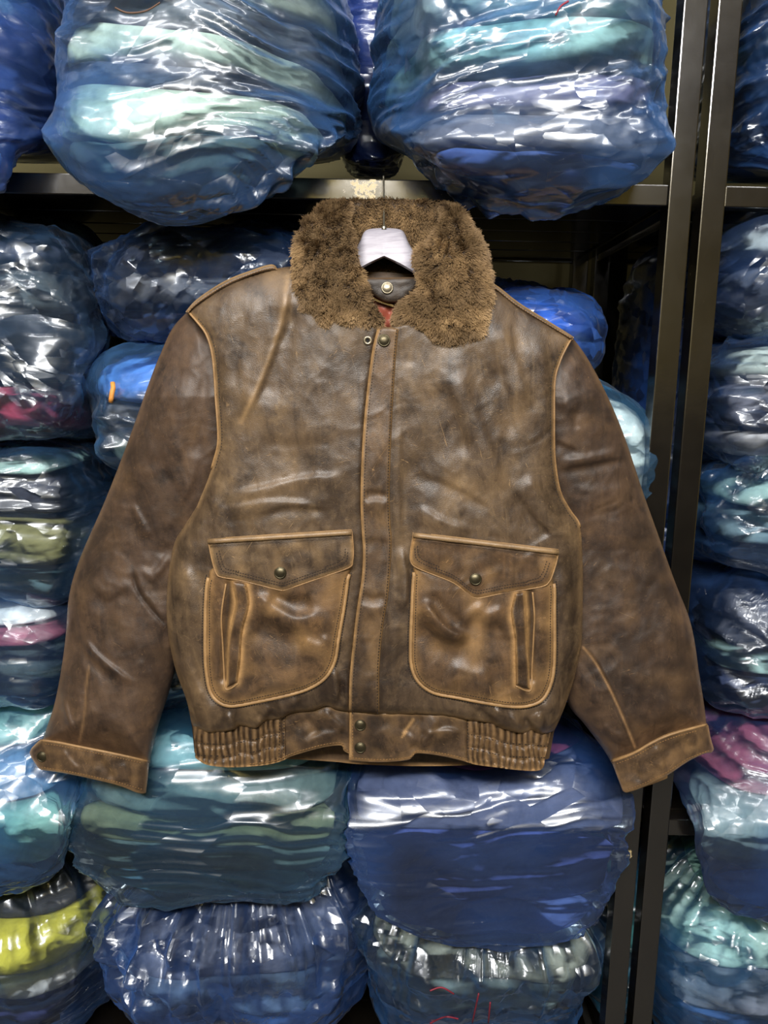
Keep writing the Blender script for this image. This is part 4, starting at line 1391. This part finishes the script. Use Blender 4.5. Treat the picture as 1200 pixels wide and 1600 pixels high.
FOLDS_SR = [([(868, 738), (910, 730), (985, 716)], 5, -0.006), ([(870, 722), (915, 716), (975, 703)], 7, 0.005), ([(866, 690), (885, 700), (905, 706)], 5, -0.004), ([(902, 640), (901, 656), (904, 672)], 3.5, -0.003),
            ([(880, 590), (900, 570), (915, 562)], 8, 0.003), ([(872, 640), (900, 620), (935, 610)], 9, 0.003), ([(890, 760), (930, 770), (990, 760)], 12, 0.003), ([(910, 820), (960, 815), (1015, 830)], 12, 0.0025),
            ([(911, 1012), (930, 1035), (954, 1079), (975, 1125), (992, 1168)], 5, -0.005, 'step'), ([(895, 1030), (915, 1060), (935, 1110)], 12, 0.003), ([(940, 1130), (955, 1145), (975, 1150)], 6, 0.004), ([(950, 1160), (965, 1162), (980, 1172)], 4, -0.003),
            ([(1020, 870), (1045, 930), (1068, 1010)], 10, 0.003), ([(985, 880), (1020, 960), (1040, 1060)], 14, -0.0025), ([(930, 900), (980, 890), (1030, 905)], 12, 0.002), ([(1070, 990), (1082, 1060), (1090, 1115)], 6, -0.003),
            ([(1000, 1040), (1030, 1080), (1050, 1130)], 12, 0.003), ([(925, 960), (960, 975), (1000, 960)], 10, 0.0025)]


def d_sleeve(poly, folds, seed, off):
    def fn(x, y):
        de = pdist(x, y, poly, True)[0]
        o = np.interp(y, [480, 620, 860, 1200], off)
        p = np.stack([x / 60, y / 80, x * 0 + seed], -1)
        d = o + 0.050 * roll(de / 85) + 0.0032 * fbm(p, 2, seed) + 0.0009 * (1 - np.abs(perlin(p * 2.4 + 4, seed + 3))) ** 3 + 0.0005 * fbm(p * 4, 2, seed + 6)
        return d + 0.8 * strokes(x, y, folds)
    return fn


dsl = d_sleeve(SL, FOLDS_SL, 61, [-0.022, -0.004, -0.040, -0.030])
dsr = d_sleeve(SR, FOLDS_SR, 67, [-0.022, -0.004, -0.040, -0.030])


def sl_back(poly):
    return lambda x, y: np.interp(y, [480, 620, 860, 1200], [-0.022, -0.024, -0.040, -0.030]) - 0.028 * roll(pdist(x, y, poly, True)[0] / 70)


OUT_L = spline([(296, 484), (270, 512), (235, 592), (200, 690), (165, 780), (125, 872), (108, 930), (103, 990), (95, 1050), (85, 1100), (72, 1140)], per=4)
OUT_R = spline([(890, 522), (915, 555), (945, 610), (975, 680), (1005, 770), (1030, 840), (1055, 910), (1075, 960), (1092, 1050), (1104, 1134)], per=4)
CUFT_L = spline([(66, 1157), (90, 1160), (120, 1166), (180, 1178), (233, 1190)], per=6)
CUFT_R = spline([(956, 1190), (990, 1177), (1020, 1160), (1050, 1147), (1104, 1132)], per=6)
s1_ = sheet('sleeve', SL, 2.6, dsl, LEATHER_S, jk, back=sl_back(SL), sharp=None,
            wear=lambda x, y: lines(x, y, [(OUT_L, 5, 0.35), (CUFT_L, 4, 0.6), (spline([(139, 1040), (134, 1080), (132, 1115), (124, 1160)]), 2, 0.4)]) + 0.2 * np.clip(perlin(np.stack([x / 40, y / 60, x * 0], -1), 82), 0, 1),
            dark=lambda x, y: lines(x, y, [(spline([(207, 885), (214, 920), (235, 950), (262, 980)]), 2.2, 0.8), (ARM_L + [-5, 3], 6, 0.5)]))  # sleeve fold and armhole shade painted into the colour
s2_ = sheet('sleeve', SR, 2.6, dsr, LEATHER_S, jk, back=sl_back(SR), sharp=None,
            wear=lambda x, y: lines(x, y, [(OUT_R, 4, 0.4), (CUFT_R, 4, 0.6), (spline([(911, 1012), (930, 1035), (954, 1079), (975, 1125), (992, 1168)]), 2.2, 0.9)]) + 0.25 * np.clip(perlin(np.stack([x / 40, y / 40, x * 0], -1), 83), 0, 1),
            dark=lambda x, y: lines(x, y, [(spline([(908, 1012), (927, 1036), (951, 1080), (988, 1166)]), 2.0, 0.6), (ARM_R + [6, 0], 5, 0.35)]))  # painted shade beside the sleeve seam and armhole
cord('armhole_piping', ARM_L[:-8], 1.8, lambda x, y: d_body(x, y), LEATHER_E, jk, lift=0.001, wear=0.3)
cord('armhole_piping', ARM_R[:-4], 1.6, lambda x, y: d_body(x, y), LEATHER_E, jk, lift=0.001, wear=0.3)
stitching([ARM_L[4:-8] + [6, 0], ARM_R[4:-4] + [-6, 1]], d_body, jk)

# --- cuffs
CUF_L = np.vstack([spline([(64, 1155), (90, 1159), (120, 1165), (180, 1177), (233, 1189)], per=5), spline([(233, 1192), (231, 1215), (228, 1239)], per=3), spline([(224, 1240), (212, 1238), (180, 1226), (110, 1210), (64, 1203)], per=4), spline([(60, 1200), (46, 1176), (60, 1158)], per=3)])
CUF_R = np.vstack([spline([(955, 1187), (990, 1174), (1020, 1157), (1050, 1144), (1104, 1130)], per=5), spline([(1107, 1134), (1111, 1155), (1116, 1171)], per=3), spline([(1112, 1176), (1100, 1178), (1075, 1190), (1040, 1213), (1000, 1232), (978, 1239)], per=4), spline([(973, 1236), (965, 1215), (957, 1194)], per=3)])


def cuff(poly, top, side):
    dbase = dsl if side == 0 else dsr

    def dc(x, y):
        cy = np.interp(x, np.sort(top[:, 0]), top[np.argsort(top[:, 0]), 1])
        de = pdist(x, y, poly, True)[0]
        lo, hi = poly[:, 0].min(), poly[:, 0].max()
        u = np.clip((x - lo) / (hi - lo), 0, 1)
        arch = np.sqrt(np.clip(1 - (2 * u - 1) ** 2, 0, 1))
        fl = [([(95, 1170), (110, 1190), (125, 1205)], 5, 0.003), ([(150, 1178), (165, 1200), (180, 1218)], 6, -0.003), ([(190, 1190), (200, 1210), (195, 1228)], 6, 0.002),
              ([(1020, 1165), (1035, 1185), (1030, 1205)], 6, 0.003), ([(1060, 1150), (1075, 1165), (1090, 1165)], 5, -0.002), ([(985, 1185), (995, 1205), (1000, 1225)], 6, -0.002)]
        return -0.012 + 0.036 * arch + strokes(x, y, fl) + 0.001 * perlin(np.stack([x / 15, y / 15, x * 0], -1), 88)
    bk = lambda x, y: -0.030 - 0.022 * np.sqrt(np.clip(1 - (2 * np.clip((x - poly[:, 0].min()) / np.ptp(poly[:, 0]), 0, 1) - 1) ** 2, 0, 1))
    o = sheet('cuff', poly, 2.0, dc, LEATHER_W, jk, back=bk, edge=(4, 0.004), sharp=60,
              wear=lambda x, y: lines(x, y, [(np.vstack([poly, poly[:1]]), 2.6, 0.9)]) + 0.35 * np.clip(perlin(np.stack([x / 20, y / 20, x * 0], -1), 84), 0, 1))
    cord('cuff_roll', top, 2.2, dc, LEATHER_E, o, lift=-0.001, wear=0.3)
    return o, dc


cl_, dcl = cuff(CUF_L, CUFT_L, 0)
cr_, dcr = cuff(CUF_R, CUFT_R, 1)
snap(66, 1182, float(dcl(np.array([66.]), np.array([1182.]))[0]), cl_, 9.2)
stitching([np.array([(66, 1199), (110, 1206), (180, 1221), (224, 1234)]), CUFT_L[2:-2] + [0, 5]], dcl, cl_, THREAD_L, sp=4.4)
stitching([np.array([(980, 1234), (1000, 1227), (1040, 1208), (1075, 1185), (1108, 1173)]), CUFT_R[2:-2] + [0, 6]], dcr, cr_, THREAD_L, sp=4.4)
# far edge of the right cuff showing below
sheet('cuff_underside', np.array([(985, 1222), (1000, 1232), (1020, 1225), (1043, 1216), (1043, 1205), (1030, 1200)], float), 2.5, lambda x, y: -0.034 + 0 * x, LEATHER_W, cr_, wear=lambda x, y: 0.5 + 0 * x)

# --- epaulettes along the shoulders
def epaulette(top, bot, nm):
    poly = np.vstack([top, bot[::-1]])
    de = lambda x, y: 0.030 + 0.010 * roll(pdist(x, y, poly, True)[0] / 5) + 0 * x
    e = sheet('epaulette', poly, 1.6, de, LEATHER, jk, thick=0.05, edge=(3, 0.004), wear=lambda x, y: lines(x, y, [(top, 2.2, 0.9), (bot, 2.0, 0.7)]), sharp=60)
    stitching([(top * 0.45 + bot * 0.55)[1:-1]], de, e, THREAD_L, sp=4.5)


epaulette(spline([(290, 487), (308, 467), (351, 439), (393, 422), (424, 413), (434, 420)], per=5), spline([(294, 492), (312, 476), (353, 450), (394, 432), (424, 424), (436, 425)], per=5), 0)
epaulette(spline([(766, 440), (782, 450), (810, 472), (853, 499), (893, 524), (896, 528)], per=5), spline([(764, 448), (779, 459), (806, 481), (850, 508), (888, 530), (893, 533)], per=5), 1)

# --- inside of the neck: lining, zip, leather neck tab
LIN = spline([(560, 440), (600, 436), (652, 440), (648, 480), (625, 525), (600, 522), (575, 490)], True, 5)
sheet('lining', LIN, 3, lambda x, y: -0.006 + 0.004 * fbm(np.stack([x / 18, y / 30, x * 0], -1), 3, 71) + strokes(x, y, [([(585, 480), (600, 495), (610, 515)], 5, 0.006), ([(612, 480), (606, 500), (612, 518)], 4, -0.005)]), LINING, jk)
TAB = spline([(568, 436), (600, 434), (656, 434), (655, 446), (645, 458), (630, 469), (612, 473), (595, 469), (578, 456)], True, 5)
d_tab = lambda x, y: 0.010 + 0.004 * roll(pdist(x, y, TAB, True)[0] / 12) + 0.001 * perlin(np.stack([x / 12, y / 12, x * 0], -1), 72)
tb = sheet('neck_tab', TAB, 2, d_tab, LEATHER_D, jk, edge=(3, 0.002), wear=lambda x, y: lines(x, y, [(np.vstack([TAB, TAB[:1]]), 2, 0.5)]))
snap(605, 450, float(d_tab(np.array([605.]), np.array([450.]))[0]), tb, 9.5, BRASS_L)
stitching([spline([(578, 450), (595, 462), (612, 467), (630, 463), (645, 452)], per=6)], d_tab, tb, sp=4.5)
zp = spline([(580, 464), (590, 470), (602, 474), (614, 478)], per=6)
V_, F_ = [], []
for k, (zx, zy) in enumerate(resample(zp, 2.6)):
    c = JP([zx], [zy], [0.004])[0]
    vv, ff = box_vf(c - np.array([0.0007, 0.001, 0.0016]), c + np.array([0.0007, 0.001, 0.0016]))
    F_ += [tuple(i + len(V_) for i in q) for q in ff]
    V_ += list(vv)
zo = mesh_obj('zip_teeth', np.array(V_), F_, ZIPM, jk, smooth_=False)
zo['kind'] = 'stuff'

# --- fur collar
def fur_mat():
    m, nt = new_mat('brown_shearling_fur')
    tip = N(nt, 'ShaderNodeAttribute', attribute_name='tip').outputs['Fac']
    clump = N(nt, 'ShaderNodeAttribute', attribute_name='clump').outputs['Fac']
    c0 = ramp(nt, clump, [(0.0, lin('32261a')), (0.42, lin('4c3a28')), (0.66, lin('7a6142')), (1.0, lin('b09268'))])
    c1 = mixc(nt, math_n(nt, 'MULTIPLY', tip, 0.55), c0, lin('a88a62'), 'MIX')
    c2 = mixc(nt, math_n(nt, 'SUBTRACT', 1.0, tip), c1, mixc(nt, 0.5, c0, lin('241a11')))  # roots darkened for depth, shade painted into the strands
    principled(nt, Base_Color=c2, Roughness=0.62, Specular_IOR_Level=0.35)
    return m


FUR = fur_mat()
COL_L = spline([(461, 387), (458, 412), (460, 444), (467, 478), (483, 497), (509, 509), (540, 508), (572, 509), (597, 510), (599, 503), (591, 485), (578, 463), (569, 437), (559, 399), (554, 378), (549, 360), (545, 342), (548, 326), (545, 314), (520, 317), (502, 323), (477, 343), (464, 365)], True, 4)
COL_R = spline([(737, 355), (752, 380), (762, 412), (767, 450), (764, 494), (756, 522), (732, 535), (705, 537), (680, 529), (654, 513), (635, 508), (619, 510), (615, 498), (626, 478), (650, 455), (656, 431), (649, 410), (651, 396), (670, 374), (689, 352), (692, 334), (688, 318), (705, 321), (724, 334)], True, 4)
COL_B = spline([(520, 330), (540, 314), (570, 311), (597, 311), (630, 311), (661, 313), (690, 317), (712, 332), (700, 360), (660, 400), (652, 436), (610, 440), (566, 436), (552, 395), (540, 360)], True, 4)


def fur_piece(name, poly, dfun, n, seed, parent, flow, lenm=0.010, bias=0.0):
    base = sheet(name, poly, 3.0, dfun, FUR, parent, thick=0.012, sharp=None)
    me = base.data
    for k in ('tip', 'clump'):
        at = me.attributes.new(k, 'FLOAT', 'POINT')
        at.data.foreach_set('value', np.full(len(me.vertices), 0.1 if k == 'tip' else 0.3, np.float32))
    rs = np.random.RandomState(seed)
    x0, y0 = poly.min(0)
    x1, y1 = poly.max(0)
    x, y = rs.uniform(x0, x1, n * 3), rs.uniform(y0, y1, n * 3)
    m = inside(x, y, poly)
    x, y = x[m][:n], y[m][:n]
    d = dfun(x, y)
    e = 1.5
    gx = (dfun(x + e, y) - dfun(x - e, y)) / (2 * e)
    gy = (dfun(x, y + e) - dfun(x, y - e)) / (2 * e)
    p2 = np.stack([x / 26, y / 26, x * 0 + seed], -1)
    # strands comb along the flow and gather into locks
    lockx = perlin(p2 * 1.5 + 3, seed + 1)
    locky = perlin(p2 * 1.5 + 9, seed + 2)
    fx, fy = flow(x, y)
    tx = fx + 0.55 * lockx + rs.normal(0, 0.15, len(x))
    ty = fy + 0.55 * locky + rs.normal(0, 0.15, len(x))
    s = 1 / 1080.0
    out = np.stack([-gx / s * 1.0, -np.ones(len(x)), gy / s * 1.0], -1)   # outward normal (world x, y, z)
    out /= np.linalg.norm(out, axis=1)[:, None]
    tan = np.stack([tx, np.zeros(len(x)), -ty], -1) * 0.95
    dirn = out * 0.75 + tan
    dirn /= np.linalg.norm(dirn, axis=1)[:, None]
    ln = lenm * (0.7 + 0.5 * rs.rand(len(x))) * (1 + 0.5 * perlin(p2 * 1.3, seed + 5))
    root = JP(x, y, d - 0.002)
    curl = np.stack([rs.normal(0, 0.25, len(x)), -0.3 + rs.normal(0, 0.1, len(x)), -0.25 + rs.normal(0, 0.2, len(x))], -1)
    mid = root + dirn * (ln * 0.55)[:, None]
    tipp = mid + (dirn * 0.7 + curl * 0.7) * (ln * 0.5)[:, None]
    side = np.cross(dirn, np.array([0, -1.0, 0.2]))
    side /= np.linalg.norm(side, axis=1)[:, None] + 1e-9
    w = 0.00048
    V = np.stack([root - side * w, root + side * w, mid + side * w * 0.85, mid - side * w * 0.85, tipp + side * w * 0.25, tipp - side * w * 0.25], 1).reshape(-1, 3)
    k = np.arange(len(x))[:, None] * 6
    Fq = np.concatenate([k + np.array([[0, 1, 2, 3]]), k + np.array([[3, 2, 4, 5]])])
    cl = np.clip(0.40 + (bias(x, y) if callable(bias) else bias) + 0.62 * fbm(p2 * 0.55 + 1, 3, seed + 7) + 0.25 * fbm(p2 * 2.5, 2, seed + 8) + rs.normal(0, 0.10, len(x)), 0, 1)
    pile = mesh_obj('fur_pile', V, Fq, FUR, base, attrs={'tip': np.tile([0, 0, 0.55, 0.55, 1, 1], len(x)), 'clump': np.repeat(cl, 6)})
    pile['kind'] = 'stuff'
    return base


def d_col(poly, seed, yo):
    def fn(x, y):
        de = pdist(x, y, poly, True)[0]
        b = np.interp(y, [310, 350, 400, 450, 540], yo)
        p = np.stack([x / 22, y / 22, x * 0 + seed], -1)
        return b + 0.024 * roll(de / 34) + 0.0050 * fbm(p * 0.8, 2, seed) + 0.0035 * (1 - np.abs(perlin(p * 1.6 + 3, seed + 4))) ** 2
    return fn


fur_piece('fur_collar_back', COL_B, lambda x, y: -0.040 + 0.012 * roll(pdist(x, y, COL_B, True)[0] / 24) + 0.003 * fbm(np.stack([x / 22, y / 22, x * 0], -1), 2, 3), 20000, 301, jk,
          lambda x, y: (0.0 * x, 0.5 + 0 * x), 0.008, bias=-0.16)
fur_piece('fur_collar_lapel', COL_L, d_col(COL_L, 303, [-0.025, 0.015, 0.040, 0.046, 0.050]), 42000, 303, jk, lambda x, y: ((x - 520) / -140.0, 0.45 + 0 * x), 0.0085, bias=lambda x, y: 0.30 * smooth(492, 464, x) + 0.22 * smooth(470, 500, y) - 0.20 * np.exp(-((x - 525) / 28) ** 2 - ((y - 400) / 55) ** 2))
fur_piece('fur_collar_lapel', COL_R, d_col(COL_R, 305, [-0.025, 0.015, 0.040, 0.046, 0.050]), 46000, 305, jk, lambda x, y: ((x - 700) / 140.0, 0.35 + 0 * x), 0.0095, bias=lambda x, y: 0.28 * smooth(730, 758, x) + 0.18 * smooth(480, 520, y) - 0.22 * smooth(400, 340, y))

# ------------------------------------------------------------------ the hanger
hg = thing('coat_hanger', tuple(P1(600, 420, YJ + 0.02)), 'white wooden coat hanger with steel hook inside the fur collar', 'hanger')
HC = [(600, 362), (640, 378), (680, 400), (740, 432), (800, 462), (850, 490)]


def hanger_arm():
    """bowed shaped shoulders, left and right in one piece of wood"""
    top_r = spline([(600, 356), (623, 358), (632, 364), (638, 378), (652, 398), (690, 424), (760, 462), (840, 502)], per=5)
    bot_r = spline([(600.5, 402.5), (628, 416), (657, 433), (690, 448), (760, 478), (838, 512)], per=7)
    t = np.linspace(0, 1, 40)
    rs_ = lambda pl: np.stack([np.interp(t * (len(pl) - 1), np.arange(len(pl)), pl[:, i]) for i in (0, 1)], -1)
    a, b = rs_(top_r), rs_(bot_r)
    V, Fc = [], []
    cols = []
    for sgn in (-1, 1):
        rng = range(39, 0, -1) if sgn < 0 else range(40)
        for i in rng:
            mx = (lambda q: (1200 - q[0], q[1] - 0 * q[0])) if sgn < 0 else (lambda q: (q[0], q[1]))
            u, l = mx(a[i]), mx(b[i])
            k = t[i]
            df = 0.012 * math.sin(min(1, k * 3) * math.pi / 2) - 0.030 * k
            ring = []
            for (fr, dd) in ((0.0, -0.012), (0.06, 0.002), (0.25, 0.010), (0.6, 0.016), (0.94, 0.018), (1.0, 0.014), (1.0, -0.016), (0.5, -0.022)):
                ring.append((u[0] + (l[0] - u[0]) * fr, u[1] + (l[1] - u[1]) * fr, -0.004 + df + dd))
            cols.append(ring)
    arr = np.array(cols)
    n, m = arr.shape[:2]
    fl = arr.reshape(-1, 3)
    V = JP(fl[:, 0], fl[:, 1], fl[:, 2])
    for i in range(n - 1):
        for k in range(m):
            k2 = (k + 1) % m
            Fc.append((i * m + k, i * m + k2, (i + 1) * m + k2, (i + 1) * m + k))
    Fc.append(tuple(range(m)))
    Fc.append(tuple((n - 1) * m + k for k in range(m))[::-1])
    return V, Fc


v_, f_ = hanger_arm()
mesh_obj('shoulder_bar', v_, f_, HANGER, hg, sharp=35)
hp = [P1(600, 362, YJ + 0.004), P1(600, 352, YJ + 0.006), P1(599.7, 320, YJ + 0.035), P1(599.5, 290, YJ + 0.070), P1(599.3, 280, -0.006)]
top = P1(599.3, 277, 0.0)
hp += [np.array([top[0], -0.003, Z_UP + 0.0022]), np.array([top[0], 0.006, Z_UP + 0.0034]), np.array([top[0], 0.030, Z_UP + 0.0028]), np.array([top[0], 0.040, Z_UP + 0.002])]
v_, f_ = tube_vf(spline(hp, per=6), 0.0014, 8)
mesh_obj('hook', v_, f_, STEEL, hg)
v_, f_ = lathe_vf([(0.0036, 0), (0.0036, 0.003), (0.0022, 0.005), (0.0016, 0.005)], P1(600, 358, YJ + 0.004), (0, 0, 1), sides=14)
mesh_obj('hook_ferrule', v_, f_, STEEL, hg)
